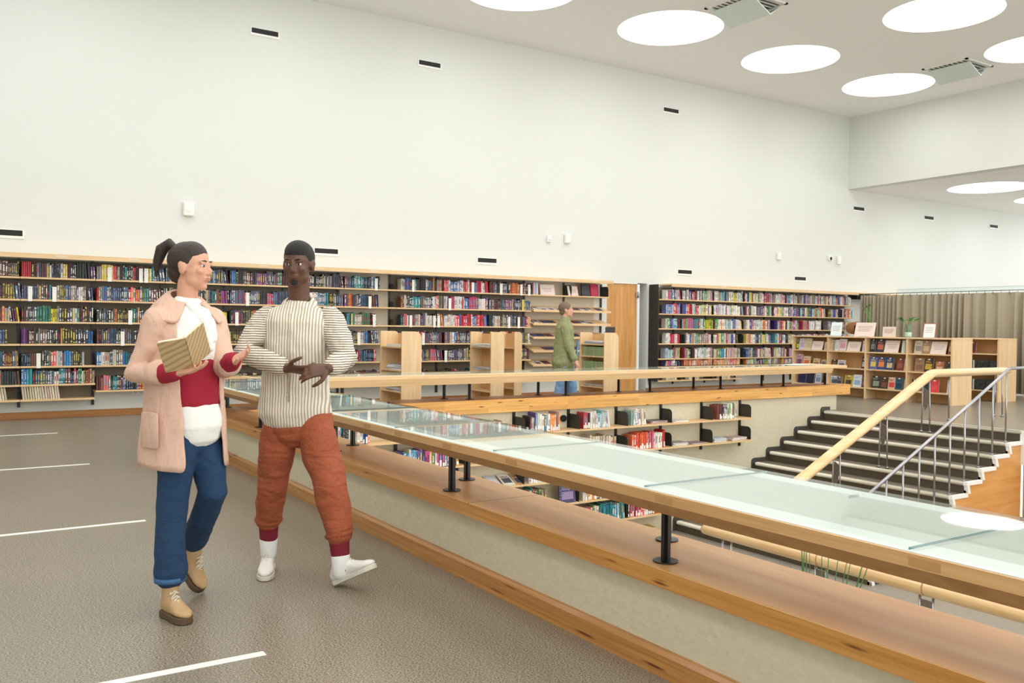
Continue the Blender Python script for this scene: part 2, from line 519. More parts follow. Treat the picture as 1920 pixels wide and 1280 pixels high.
# door leaf in the niche
t = bpy.data.objects.new('door_1', None); COL.objects.link(t); t.location = (DX0, YW, 0)
struct(t, 'oak veneer door in the white recess')
b = MB(); b.box(.02, .80, .03, .07, .01, DZ-.02, M['door']); bevel(b.build('door_panel', t), .003)
b = MB(); b.box(.80, .86, .0, .1, .0, DZ, M['fascia']); b.box(.0, .86, .0, .1, DZ-.02, DZ, M['fascia']); b.build('door_frame', t)
for z in (2.0, .42):
    b = MB(); b.tube([(.81, -.012, z-.06), (.81, -.012, z+.06)], .014, M['chrome']); b.box(.77, .85, -.004, .03, z-.05, z+.05, M['chrome']); b.build('hinge', t)

# ------------------------------------------------------------ stairs
NS = 11; RUN, RISE = .328, .146
st = empty('staircase', 'wide staircase with cream nosings climbing out of the book pit', 'staircase', (0, 0, 0))
b = MB(); c = MB()
for i in range(NS):
    x1 = PX1 - RUN*i; z1 = -RISE*i - .004
    # riser below nosing i, tread i (i=0 is the landing itself)
    b.box(x1, x1+.03, PY0, PY1-.02, z1-RISE, z1-.02, M['riser'])
    if i < NS-1:
        c.box(x1-RUN, x1+.03, PY0, PY1-.02, z1-RISE-.03, z1-RISE, M['tread'])
c.box(PX1-.02, PX1+.03, PY0, PY1-.02, -.03, -.001, M['tread'])
b.build('risers', st); c.build('treads', st)
for i in range(NS):
    x1 = PX1 - RUN*i; z1 = -RISE*i
    b = MB()
    pr = [(x1+.05, z1+.002), (x1-.005, z1+.002), (x1-.022, z1-.008), (x1-.028, z1-.024), (x1-.022, z1-.040), (x1-.005, z1-.05), (x1+.02, z1-.05)]
    b.prism(pr, 'y', PY0-.02, PY1-.06, M['nosing'], smooth=True)
    b.build('nosing', st)
# zigzag white edge + wood stringer on the open side (plane y=PY0)
b = MB()
for i in range(1, NS):
    x1 = PX1 - RUN*i; z1 = -RISE*i
    b.box(x1-.03, x1+RUN, PY0-.03, PY0+.02, z1-.04, z1+.006, M['fascia'])
    b.prism([(x1-.03, z1-.01), (x1+.012, z1-RISE), (x1+.062, z1-RISE), (x1+.02, z1-.01)], 'y', PY0-.029, PY0+.021, M['fascia'])
b.build('edge_strip', st)
b = MB()
for i in range(1, NS):
    x1 = PX1 - RUN*i; z1 = -RISE*i
    b.box(x1, x1+RUN+.0, PY0-.012, PY0+.03, PZ, z1-.02, M['stringer'])
b.box(PX1-RUN*(NS-1), PX1+.05, PY0-.02, PY0-.012, PZ, PZ+.11, M['skirt'])
b.build('stringer_panel', st)
# stepped dark skirting on the pit wall
b = MB()
for i in range(NS):
    x1 = PX1 - RUN*i; z1 = -RISE*i; hh = .06
    pts = [(x1+RUN*(1.0 if i else .55), z1-.1), (x1+RUN*(1.0 if i else .55), z1+hh-.004)]
    for a in range(5):
        t_ = PI/2 + a*PI/8
        pts.append((x1-.045+.06+math.cos(t_)*.06, z1+hh-.06+math.sin(t_)*.06))
    pts += [(x1-.045, z1-RISE+.02), (x1-.045, z1-RISE-.06), (x1+.1, z1-RISE-.06)]
    b.prism(pts, 'y', PY1-.022+.001*(i % 2), PY1-.0005, M['skirt'])
b.build('skirting', st)

# central thick handrail
YR = 7.5
hr = empty('stair_handrail', 'thick pale round wooden handrail in the middle of the stairs', 'handrail', (0, 0, 0))
b = MB()
p0 = Vector((8.35, YR, -1.07)); p1 = Vector((12.26, YR, .715)); p2 = Vector((14.35, YR, .715))
pts = [p0] + [p0.lerp(p1, k/6) for k in range(1, 6)] + [p1+Vector((-.1, 0, -.046)), p1+Vector((-.03, 0, -.012)), p1+Vector((.04, 0, 0)), p1+Vector((.12, 0, 0)), p2+Vector((-.1, 0, 0)), p2+Vector((-.02, 0, 0)), p2+Vector((.03, 0, 0))]
b.tube(pts, [(.082, .06)]*(len(pts)-2)+[(.07, .05), (.03, .02)], M['rail'], seg=20)
b.build('rail', hr)
b = MB(); q0 = p0+Vector((0, .03, .055)); q1 = p1+Vector((-.25, .03, -.055))
b.tube([q0, q1], (.012), M['rail'], seg=8); b.build('groove_strip', hr)
def railz(x): return .715-.05 if x > 12.26 else .715-(12.26-x)*(p1.z-p0.z)/(p1.x-p0.x)-.05
def stepz(x):
    if x >= PX1-.03: return 0.0
    return max(PZ, -RISE*(math.floor((PX1-.03-x)/RUN)+1))
for x, dy in ((12.13, .05), (12.13, -.05), (11.12, .05), (11.12, -.05), (10.1, .05), (10.1, -.05), (9.1, .05), (9.1, -.05), (12.72, 0), (14.1, .05), (14.1, -.05)):
    b = MB(); z0 = stepz(x)
    b.tube([(x, YR+dy*1.3, z0), (x, YR+dy, railz(x)+.02)], .011, M['chrome'], 8)
    b.tube([(x, YR+dy*1.3, z0), (x, YR+dy*1.3, z0+.025)], .026, M['chrome'], 10)
    b.build('post', hr)
for x in (12.13, 11.12, 10.1, 9.1):
    b = MB(); zc = railz(x)-.27
    b.prism([(YR-.05, zc+.12), (YR+.03, zc+.17), (YR+.05, zc+.05), (YR+.045, zc-.08), (YR+.01, zc-.16), (YR-.02, zc-.1), (YR-.035, zc)], 'x', x-.005, x+.005, M['plate'])
    b.build('leaf_plate', hr)
# steel rail at the open side
sr = empty('steel_handrail', 'slim chrome handrail with balusters on the open side of the stairs', 'handrail')
YS = PY0+.06
a0 = Vector((8.75, YS, -.715)); a1 = Vector((11.95, YS, .765))
b = MB()
b.tube([a0, a1, a1+Vector((.10, 0, .06)), a1+Vector((.2, 0, .083)), a1+Vector((2.4, 0, .083))], .021, M['chrome'], 12)
b.build('rail', sr)
for i in range(1, NS):
    x = PX1-RUN*i+.05; z0 = -RISE*i
    zt = a0.z+(min(x, a1.x)-a0.x)*(a1.z-a0.z)/(a1.x-a0.x)
    b = MB(); b.tube([(x, YS, z0), (x, YS, zt)], .0125, M['chrome'], 8); b.tube([(x, YS, z0), (x, YS, z0+.02)], .024, M['chrome'], 10); b.build('baluster', sr)
for x in (12.9, 13.3, 14.0):
    b = MB(); b.tube([(x, YS, 0), (x, YS, .85)], .0125, M['chrome'], 8); b.tube([(x, YS, 0), (x, YS, .02)], .024, M['chrome'], 10); b.build('baluster', sr)
# low rail in the pit
lr = empty('pit_handrail', 'long pale wooden rail low in the pit, seen under the glass counter', 'handrail')
XR = 6.45
b = MB()
pts = [(XR+.02, 6.36, -.70), (XR+.01, 6.33, -.675), (XR, 6.27, -.655), (XR, 6.1, -.65), (XR, 4.9, -.65), (XR, 3.9, -.65), (XR, 2.4, -.65), (XR, 0, -.65), (XR, -4.5, -.65)]
b.tube(pts, [.02, .045, .06]+[.066]*6, M['rail'], 20); b.build('rail', lr)
for y in (4.93, 3.95, 2.9, 1.8):
    b = MB(); b.tube([(XR, y, -.65), (XR, y+.012, -.65)], .067, M['labelw'], 20); b.build('joint', lr)
for y in (6.02, 4.93, 3.95, 2.5, 1.0):
    for d in (-.055, .055):
        b = MB(); b.tube([(XR, y+d, PZ), (XR, y+d, -.69)], .011, M['chrome'], 8); b.tube([(XR, y+d, PZ), (XR, y+d, PZ+.02)], .026, M['chrome'], 10); b.build('post', lr)
    if y < 5.5:
        b = MB(); b.box(XR-.008, XR+.008, y-.055, y+.055, -.80, -.745, M['plate']); b.build('leaf_plate', lr)

# ------------------------------------------------------------ parapet benches
b = MB()
t = empty('bench_ledge', 'long varnished pine ledge on the low parapet beside the walkway', 'ledge')
b.box(2.335, 2.79, -5, 9.85, .347, .42, M['pine_top']); 
o = bevel(b.build('ledge_top', t), .004)
b = MB(); b.box(2.333, 2.337, -5, 9.85, .349, .417, M['pine_face']); b.build('front_edge', t)
for y in (3.98,):
    b = MB(); b.box(2.334, 2.79, y, y+.0025, .37, .4204, M['slot']); b.build('joint_line', t)
t = empty('bench_ledge', 'knotty yellow pine ledge above the pit shelves', 'ledge')
b = MB(); b.box(2.79, 12.98, 9.41, 9.85, .365, .42, M['pine_top_x']); bevel(b.build('ledge_top', t), .004)
b = MB(); b.box(2.79, 12.98, 9.395, 9.447, .25, .418, M['pine_far']); bevel(b.build('front_beam', t), .003)

# ------------------------------------------------------------ glass counters
def post(par, x, y, z0=.42, z1=.70):
    b = MB()
    b.box(x-.019, x+.019, y-.007, y+.007, z0, z1, M['black'])
    b.box(x-.007, x+.007, y-.019, y+.019, z0, z1, M['black'])
    b.tube([(x, y, z0), (x, y, z0+.006)], .05, M['black'], 20)
    b.build('post', par)
ZT = .755
t = empty('glass_counter', 'long glass topped maple counter running beside the walkway', 'counter')
CX0, CX1 = 2.19, 2.87
b = MB()   # frame: thin front edge, canted lower band
prof = [(CX0, ZT-.004), (CX0, ZT-.045), (CX0+.05, ZT-.085), (CX1-.05, ZT-.085), (CX1, ZT-.045), (CX1, ZT-.004)]
b.prism([(CX0, ZT-.004), (CX0, ZT-.042), (CX1, ZT-.042), (CX1, ZT-.004)], 'y', -5, 9.95, M['maple'])
b.build('counter_top', t)
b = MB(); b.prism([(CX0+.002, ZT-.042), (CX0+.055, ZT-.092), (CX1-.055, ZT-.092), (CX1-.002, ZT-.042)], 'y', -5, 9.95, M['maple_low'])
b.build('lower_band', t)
M['inlay'] = plain('pale_grey_inlay', srgb(176, 184, 176), 0.6)
M['inlay2'] = plain('white_inlay_border', srgb(208, 218, 212), 0.6)
b = MB(); b.box(CX0+.13, CX1-.10, -5, 9.2, ZT-.0042, ZT-.002, M['inlay']); b.build('inlay', t)
b = MB(); b.box(CX0+.012, CX0+.13, -5, 9.2, ZT-.0042, ZT-.002, M['inlay2']); b.box(CX1-.10, CX1-.012, -5, 9.2, ZT-.0042, ZT-.002, M['inlay2']); b.build('inlay_border', t)
y = -3.9
k = 0
while y < 9.2:
    y2 = min(y+1.06, 9.2)
    b = MB(); b.box(CX0+.008, CX1-.008, y+.002, y2-.002, ZT+.004, ZT+.010, M['glass'])
    b.build('glass_pane', t)
    b = MB(); b.box(CX0+.008, CX1-.008, y2-.0012, y2+.0008, ZT+.003, ZT+.0098, M['glass_edge']); b.build('pane_seam', t)
    y = y2
for y in (8.65, 7.1, 5.95, 5.55, 4.95, 4.52, 3.95, 3.35, 2.35, 1.35, .6):
    b = MB(); b.box(CX0-.0015, CX0+.002, y-.045, y+.045, ZT-.036, ZT-.012, M['labelw']); b.build('label_holder', t)
for i in range(-2, 6):
    y0 = 2.59+1.735*i
    post(t, 2.43, y0); post(t, 2.68, y0+.26)
t = empty('glass_counter', 'glass topped maple counter on the far side of the pit', 'counter')
FY0, FY1, FX1 = 9.2, 9.95, 12.62
b = MB(); b.box(CX1, FX1, FY0, FY1, ZT-.042, ZT-.002, M['maple_x']); bevel(b.build('counter_top', t), .003)
b = MB(); b.prism([(FY0+.002, ZT-.042), (FY0+.03, ZT-.118), (FY1-.05, ZT-.118), (FY1-.002, ZT-.042)], 'x', CX1, FX1-.35, M['maple_x']); b.build('lower_band', t)
b = MB(); b.box(CX1+.05, 12.0, FY0+.14, FY1-.1, ZT-.002, ZT-.0005, M['inlay']); b.build('inlay', t)
x = CX1
while x < 11.9:
    x2 = min(x+1.06, 12.05)
    b = MB(); b.box(x+.002, x2-.002, FY0+.008, FY1-.008, ZT+.004, ZT+.010, M['glass']); b.build('glass_pane', t)
    x = x2
for x in (5.6, 7.1, 8.6, 10.03, 11.46, 12.5):
    post(t, x, 9.54)
for x in (4.0, 5.36, 6.8, 8.2, 9.68, 11.2):
    post(t, x, 9.76)

# ------------------------------------------------------------ wall vents, speakers, sockets, tape
def vent(x, z, w, lab):
    t = empty('wall_vent', lab, 'vent', (x, YW, z))
    b = MB(); h = .078; g = .02
    b.box(-w/2-g, w/2+g, -.012, 0.0, -h/2-g-.015, -h/2, M['white']); b.box(-w/2-g, w/2+g, -.012, 0, h/2, h/2+g*.6, M['white'])
    b.box(-w/2-g, -w/2, -.012, 0, -h/2, h/2, M['white']); b.box(w/2, w/2+g, -.012, 0, -h/2, h/2, M['white'])
    b.build('frame', t)
    b = MB(); b.box(-w/2, w/2, -.006, 0, -h/2, h/2, M['slot']); b.build('slot', t)  # shallow near-black plate; the slot's inner shade is put into its colour
for x, n in ((.80, 'leftmost, at the left photo edge'), (5.34, 'behind the man, right of his head'), (8.41, 'above the shelves left of the green-jacketed person'), (13.33, 'above the shelves right of the door'), (17.04, 'above the right end of the shelves')):
    vent(x, 2.525, .40, 'narrow dark vent slot low on the wall, '+n)
for x, n in ((4.31, 'leftmost of the upper row'), (7.2, 'middle of the upper row'), (12.87, 'rightmost of the upper row')):
    vent(x, 5.87, .42, 'narrow dark vent slot high on the wall, '+n)
for x, n in ((19.2, 'just right of the drop wall corner'), (22.2, 'middle of three under the low ceiling'), (25.4, 'rightmost under the low ceiling')):
    vent(x, 4.34, .42, 'small dark vent slot, '+n)
def speaker(x, z, w, h, lab, rnd_=True):
    t = empty('wall_speaker', lab, 'speaker', (x, YW, z))
    b = MB(); b.box(-w/2, w/2, -.07, 0, -h/2, h/2, M['white']); bevel(b.build('housing', t), .02, 4)
    b = MB(); b.tube([(0, -.071, 0), (0, -.076, 0)], w*.32, M['fascia'], 20); b.build('grille', t)
speaker(3.17, 3.03, .16, .21, 'white wall speaker above the left bookshelves')
speaker(10.2, 3.03, .13, .18, 'white wall speaker above the magazine shelves')
speaker(16.25, 3.01, .10, .18, 'small white wall speaker left of the camera')
def detector(x, z, w, h, lab, cat):
    t = empty('security_camera' if cat == 'camera' else 'motion_sensor', lab, cat, (x, YW, z))
    b = MB(); b.box(-w/2, w/2, -.05, 0, -h/2, h/2, M['white']); bevel(b.build('housing', t), .012, 3)
    b = MB(); b.ell((0, -.05, -h*.1), (w*.28, .02, w*.28), M['slot'] if cat == 'camera' else M['fascia']); b.build('lens', t)
detector(9.77, 3.0, .09, .13, 'small white motion sensor left of the wall speaker', 'sensor')
detector(18.1, 3.06, .14, .12, 'white security camera on the wall near the corner', 'camera')
speaker(18.42, 3.02, .12, .2, 'white wall speaker beside the security camera')
def socket(x, z, n, lab):
    t = empty('wall_socket', lab, 'socket', (x, YW, z))
    b = MB(); b.box(-n*.04, n*.04, -.012, 0, -.04, .04, M['white']); bevel(b.build('plate', t), .005, 2)
    for k in range(n):
        b = MB(); b.tube([(-n*.04+.04+k*.08, -.0125, 0), (-n*.04+.04+k*.08, -.011, 0)], .025, M['inlay2'], 14); b.build('outlet', t)
socket(2.48, .33, 2, 'double white socket under the left bookshelves')
socket(6.2, .33, 2, 'double white socket left of the first display rack')
socket(7.95, .33, 2, 'double white socket between the display racks')
socket(15.8, .30, 3, 'triple white socket under the right bookshelves')
for i, (y, x0, x1, n) in enumerate(((11.82, -2, 1.23, 'farthest from the walkway camera'), (9.13, -2, 1.22, 'second farthest'), (6.35, -2, 1.195, 'second nearest'), (3.55, -1.6, 1.128, 'nearest, at the bottom of the photo'))):
    b = MB(); b.box(x0, x1, y-.024, y+.024, 0.0005, .0025, M['tape'])
    tag(b.build('floor_tape'), 'white tape stripe on the floor, '+n, 'floor tape')

# ceiling air diffusers
M['deflector'] = plain('pale_cyan_acrylic', srgb(216, 230, 226), .4)
def diffuser(x, y, lab):
    t = empty('ceiling_diffuser', lab, 'air diffuser', (x, y, ZC))
    b = MB(); s = .46
    b.box(-s, s, -s, -s+.05, -.02, -.001, M['fascia']); b.box(-s, s, s-.05, s, -.02, -.001, M['fascia'])
    b.box(-s, -s+.05, -s, s, -.02, -.001, M['fascia']); b.box(s-.05, s, -s, s, -.02, -.001, M['fascia'])
    b.build('frame', t)
    b = MB()
    for k in range(9):
        yy = -s+.08+k*.095
        b.box(-s+.05, s-.05, yy, yy+.02, -.014, -.002, M['white'])
    b.box(-s+.05, s-.05, -s+.05, s-.05, -.0018, -.001, M['backing'])
    b.build('grille', t)
    b = MB()
    A = [(-.30, -.42, -.04), (.10, -.42, -.24), (.10, .42, -.24), (-.30, .42, -.04)]
    B = [(.10, -.42, -.24), (.44, -.30, -.04), (.44, .30, -.04), (.10, .42, -.24)]
    for q in (A, B):
        vs = q + [(a, b_, c+.012) for a, b_, c in q]
        b.add(vs, [(0, 1, 2, 3), (7, 6, 5, 4), (0, 4, 5, 1), (1, 5, 6, 2), (2, 6, 7, 3), (3, 7, 4, 0)], M['deflector'])
    b.build('deflector', t)
diffuser(10.9, 9.95, 'square air diffuser with a bent deflector at the top of the photo')
diffuser(16.85, 9.9, 'square air diffuser with a bent deflector between the right skylights')
# ============================================================ BOOKS
def C(r, g, b): return srgb(r, g, b)
PAL = {
 'dark': [((26, 26, 30), 'black'), ((32, 36, 52), 'navy'), ((52, 50, 56), 'charcoal'), ((70, 82, 104), 'slate blue'), ((40, 30, 34), 'black'),
          ((96, 44, 46), 'maroon'), ((120, 108, 96), 'taupe'), ((48, 60, 60), 'dark teal'), ((150, 140, 128), 'grey'), ((70, 66, 92), 'violet grey'),
          ((30, 32, 36), 'black'), ((60, 90, 120), 'steel blue'), ((34, 34, 40), 'black'), ((196, 190, 180), 'pale grey'), ((92, 76, 60), 'brown')],
 'accent': [((190, 40, 52), 'red'), ((28, 110, 76), 'green'), ((36, 110, 170), 'blue'), ((214, 190, 50), 'yellow'), ((20, 128, 132), 'teal'),
            ((214, 130, 60), 'orange'), ((214, 90, 90), 'coral'), ((230, 226, 220), 'white'), ((110, 60, 120), 'purple')],
 'bright': [((236, 234, 228), 'white'), ((222, 216, 204), 'ivory'), ((228, 228, 230), 'white'), ((196, 52, 60), 'red'), ((176, 70, 130), 'magenta'), ((80, 60, 140), 'purple'),
            ((40, 80, 150), 'blue'), ((60, 150, 180), 'sky blue'), ((226, 140, 60), 'orange'), ((70, 140, 70), 'green'), ((40, 44, 60), 'navy'), ((30, 30, 32), 'black'),
            ((150, 140, 130), 'grey'), ((216, 200, 90), 'yellow'), ((120, 60, 60), 'maroon'), ((206, 170, 190), 'pink'), ((232, 230, 224), 'white'), ((160, 190, 200), 'pale blue'), ((238, 236, 232), 'white'), ((230, 222, 214), 'ivory'), ((214, 206, 196), 'pale grey'), ((236, 234, 228), 'white'), ((190, 206, 190), 'pale green')],
 'cream': [((216, 204, 178), 'cream'), ((200, 186, 158), 'beige'), ((224, 214, 192), 'ivory'), ((186, 170, 146), 'tan')],
 'white': [((234, 232, 226), 'white'), ((220, 218, 212), 'ivory'), ((206, 206, 206), 'pale grey')],
 'red': [((190, 44, 50), 'red'), ((224, 96, 50), 'orange'), ((150, 34, 44), 'dark red'), ((214, 60, 70), 'red'), ((230, 224, 216), 'white'), ((40, 36, 44), 'black')],
 'green': [((30, 120, 70), 'green'), ((120, 180, 60), 'lime green'), ((200, 190, 60), 'yellow'), ((220, 216, 208), 'white'), ((196, 90, 120), 'pink'), ((40, 130, 150), 'teal')],
 'peach': [((232, 168, 120), 'peach'), ((224, 140, 100), 'salmon'), ((220, 100, 110), 'coral'), ((228, 200, 170), 'cream')],
 'pinkred': [((206, 50, 64), 'red'), ((190, 50, 90), 'crimson'), ((80, 110, 170), 'blue'), ((224, 220, 216), 'white')],
}
BOOKS = []      # every spine-out book of the picture, as a record
def row(x0, x1, ztop, yf, pal, place, hmin=.17, hmax=.215, wmin=.016, wmax=.034, lean_end=True, seen=True, accent=.22, label=False, big=1.0, mono=0.0):
    """fills a shelf from x0 to x1 with upright books; 'place' describes the row in labels"""
    x = x0; n = 0; run = 0; cur = None
    while True:
        w = rnd.uniform(wmin, wmax)
        if run <= 0:
            p = PAL[pal] if not (pal == 'dark' and rnd.random() < accent) else PAL['accent']
            cur = rnd.choice(p); run = rnd.choice([1, 1, 1, 2, 2, 3, 5]) if pal != 'bright' else rnd.choice([1, 1, 1, 2, 3])
            hh = rnd.uniform(hmin, hmax); ww = w; dd = rnd.uniform(.12, .16)*big
            c2 = rnd.choice([(235, 232, 224), (235, 232, 224), (210, 190, 90), (40, 40, 44), (170, 60, 60), (120, 150, 180)])
        run -= 1
        w = ww*rnd.uniform(.93, 1.07)
        if x+w > x1: break
        k_ = rnd.randint(-16, 20); j = [max(0, min(255, c+k_+rnd.randint(-8, 8))) for c in cur[0]]
        if sum(j) > 560: cc2 = rnd.choice([(60, 60, 70), (160, 60, 70), (90, 120, 160), (200, 196, 188)])
        else: cc2 = c2
        BOOKS.append(dict(x=x+w/2, z=ztop, y=yf+rnd.uniform(.0, .02), w=w*.93, u=[rnd.random() for _ in range(6)], h=hh*rnd.uniform(.965, 1.03), d=dd, c=C(*j), c2=C(*cc2), name=cur[1],
                          place=place, n=n, tilt=0.0, seen=seen, label=label and rnd.random() < .75))
        n += 1; x += w
    # lean the last few
    if lean_end and n > 4 and rnd.random() < .5:
        t = rnd.uniform(.05, .14)
        k = rnd.randint(2, 4)
        for a, bk in enumerate(BOOKS[-k:]):
            bk['tilt'] = -t; bk['x'] += .006*(a+1)
    return n
def lean_row(x0, n, ztop, yf, pal, place, w=.027, h=.2, tilt=-.16, seen=True, label=False):
    for i in range(n):
        cur = rnd.choice(PAL[pal]); j = [max(0, min(255, c+rnd.randint(-9, 9))) for c in cur[0]]
        BOOKS.append(dict(x=x0+w*1.12*i+w/2, z=ztop, y=yf+.01, w=w*.9, u=[rnd.random() for _ in range(6)], h=h*rnd.uniform(.93, 1.05), d=.13, c=C(*j), c2=C(200, 190, 170), name=cur[1], place=place, n=i,
                          tilt=tilt*rnd.uniform(.85, 1.1), seen=seen, label=label))

# ------------------------------------------------------------ wall shelves, long run left of the door
YF = 13.47
AX0, PIT = .037, .918
ZA7 = [1.928, 1.630, 1.330, 1.030, .730, .482, .280]
ZA6 = [1.928, 1.630, 1.330, 1.030, .730, .378]
ROWN = ['top shelf', 'second shelf down', 'third shelf down', 'fourth shelf down', 'fifth shelf down', 'sixth shelf down', 'bottom shelf']
def bracket_mb(b, x, yb, yf, z0, h, th=.004):
    r = .06; pts = [(yb, z0), (yf, z0), (yf, z0+h-r)]
    for k in range(1, 6):
        a = k*PI/10
        pts.append((yf+r-math.cos(a)*r, z0+h-r+math.sin(a)*r))
    pts.append((yb, z0+h))
    b.prism(pts, 'x', x-th/2, x+th/2, M['bracket'])
def wall_bay(x0, x1, zs, label, group, depth=.27, br=.1, backing='backing', ztop=2.19, zlow=.16, mag=False, side=None, both=False):
    t = empty('wall_bookshelf', label, 'bookshelf', (x0, YW, 0), group)
    w = x1-x0
    for z in zs:
        b = MB(); b.box(.003, w-.003, -depth-.01, -.012, z-.024, z, M['birch_shelf']); b.build('shelf', t)
    b = MB(); b.box(-.018, .018, -.03, -.010, zlow, ztop-.005, M['black']); b.build('upright', t)
    for z in zs:
        b = MB(); bracket_mb(b, .006, -.03, -depth+.02 if br > .15 else -depth+.08, z, br); b.build('bracket', t)
        if both:
            b = MB(); bracket_mb(b, w-.006, -.03, -depth+.02, z, br); b.build('bracket', t)
    if backing:
        b = MB(); b.box(.0, w, -.0098, -.0005, zs[-1]-.02, ztop-.01, M[backing]); b.build('back_panel', t)
    return t
nb = 12
for i in range(-1, nb):
    x0 = AX0+PIT*i; x1 = x0+PIT
    nm = ('wall bookshelf bay, %s from the left photo edge, pale shelves packed with paperbacks' % ordn(i)) if i >= 0 else 'wall bookshelf bay out of the picture beyond the left edge'
    if i in (10, 11): continue
    zs = ZA7 if i <= 1 else ZA6
    wall_bay(x0, x1, zs, nm, 'shelf bays left of the door', backing='backing' if i not in (6,) else 'backing2')
    for r, z in enumerate(zs):
        if i == -1:
            row(x0+.02, x1-.01, z, YF+.015, 'dark', '', seen=False); continue
        place = '%s, %s bay from the left' % (ROWN[r] if r < len(zs)-1 else 'bottom shelf', ordn(i))
        fill = 1.0; pal = 'dark'; start = .015
        seen = x1 < 2.9
        if i == 6: fill = rnd.choice([.66, .7, .74])
        if i == 7: start = .1
        if i in (0, 1) and r == 6:
            if i == 1: lean_row(x0+.03, 15, z, YF+.012, 'cream', place, tilt=-.12)
            else: lean_row(x0+.35, 14, z, YF+.012, 'cream', place)
            continue
        if (i, r) == (0, 3): fill = .86
        if (i, r) == (1, 4): fill = .86
        if (i, r) in ((1, 2),): pal = 'dark'
        if i > 2 and r == 5: fill = .75
        if i in (8, 9) and r < 3: pal = rnd.choice(['dark', 'dark', 'pinkred'])
        row(x0+start, x0+PIT*fill-.005, z, YF+.015, pal, place, seen=seen, wmin=.018, wmax=.034)
# magazine end of the run
for i in (10, 11):
    x0 = AX0+PIT*i; x1 = x0+PIT; w = x1-x0
    t = empty('magazine_shelf', 'magazine display bay with sloping shelves, ' + ('left one beside the paperbacks' if i == 10 else 'right one beside the door'), 'magazine shelf', (x0, YW, 0))
    b = MB(); b.box(.003, w-.003, -.28, -.012, 1.904, 1.928, M['birch_shelf']); b.build('shelf', t)
    for z in (1.62, 1.37, 1.12, .87, .61):
        b = MB()
        b.prism([(-.33, z), (-.03, z+.09), (-.03, z+.105), (-.33, z+.015)], 'x', .003, w-.003, M['birch_shelf'])
        b.box(.003, w-.003, -.345, -.33, z-.012, z+.03, M['birch_shelf'])
        b.build('sloping_shelf', t)
    for xx in ([0, w] if i == 11 else [0]):
        b = MB(); b.box(xx-.018, xx+.018, -.03, -.010, .3, 2.18, M['black']); b.build('upright', t)
    b = MB(); bracket_mb(b, w-.01, -.03, -.26, 1.928, .2); b.build('bracket', t)
    b = MB(); bracket_mb(b, .01, -.03, -.26, 1.928, .2); b.build('bracket', t)
    b = MB(); b.box(0, w*(.82 if i == 11 else 1), -.0098, -.0005, .55, 2.17, M['backing2']); b.build('back_panel', t)
# canopy boards
def canopy(x0, x1, lab, n, xl0, step):
    t = empty('shelf_canopy', lab, 'canopy board', (x0, YW, 2.19))
    b = MB(); b.box(0, x1-x0, -.38, -.35, -.012, .05, M['birch_shelf']); b.box(0, x1-x0, -.35, -.001, .02, .05, M['birch_shelf']); b.build('board', t)
    for k in range(n):
        x = xl0+step*k-x0
        if x < .1 or x > x1-x0-.1: continue
        b = MB(); b.box(x-.07, x+.07, -.384, -.38, .008, .036, M['labelg']); b.build('label_holder', t)
canopy(-.9, 11.07, 'long pale wooden board over the left wall bookshelves', 14, -.4, .918)
canopy(12.62, 18.74, 'pale wooden board over the right wall bookshelves', 8, 13.2, .93)
def card(x, z, y, lab, w=.05, h=.2):
    b = MB(); b.box(-w/2, w/2, -.002, .002, 0, h, M['paper'])
    b.box(-.004, .004, -.0028, -.002, h-.03, h-.022, M['slot'])
    tag(b.build('marker_card', loc=(x, y, z)), lab, 'marker card', 'white marker cards on the wall shelves')
CARDS = [(1.36, 1), (2.05, 0), (2.46, 0), (2.53, 0), (1.07, 1), (2.32, 2), (2.22, 3), (1.17, 4), (3.98, 1), (3.82, 2), (6.10, 0), (5.99, 1), (6.07, 2), (5.80, 3),
         (6.78, 0), (6.74, 2), (7.19, 2), (7.27, 2), (7.49, 1), (6.98, 3), (7.42, 4), (7.95, 0), (8.54, 0), (8.98, 0), (9.15, 0), (8.72, 2), (8.93, 2)]
for k, (x, r) in enumerate(CARDS):
    i = int((x-AX0)/PIT)
    card(x, ZA6[min(r, 4)]-.028, YW-.287, 'white marker card, %s, %s bay from the left%s' % (ROWN[r], ordn(i), ', right one' if (k in (3, 17, 24, 26)) else ''))

# ------------------------------------------------------------ wall shelves right of the door
ZB = [1.925, 1.628, 1.325, 1.015, .705, .470, .255]
BB = [12.36, 13.01, 13.94, 14.87, 15.80, 16.73, 17.66, 18.70]
for i in range(7):
    x0, x1 = BB[i], BB[i+1]
    zs = ZB if i < 3 else ZB[:6]
    wall_bay(x0, x1, zs, 'wall bookshelf bay right of the door, %s counting from the door' % ordn(i), 'shelf bays right of the door', br=.2 if i < 4 else .12)
    for r, z in enumerate(zs):
        place = '%s, %s bay right of the door' % (ROWN[min(r, 6)], ordn(i))
        st_ = .22 if i == 0 else .10 if rnd.random() < .5 else .03
        fill = rnd.choice([1, 1, .95, .85])
        if i == 0: fill = .98
        pal = 'bright'
        if i == 0 and r in (1, 3): pal = 'pinkred'
        if (i, r) in ((1, 2),): pal = 'green'
        if r == 5 and i in (1, 2): pal = 'peach'
        if r == 6:
            lean_row(x0+.25, 10, z, YF+.012, 'cream', place, seen=False); continue
        row(x0+st_, x0+(x1-x0)*fill-.01, z, YF+.015, pal, place, seen=False, wmin=.02, wmax=.038, hmin=.18, hmax=.22)
# black end panel at the door side
t = empty('shelf_end_panel', 'dark end panel of the right bookshelves beside the door', 'end panel', (12.33, YW, 0))
b = MB(); b.box(-.004, .004, -.29, -.01, .24, 2.22, M['bracket']); b.build('panel', t)

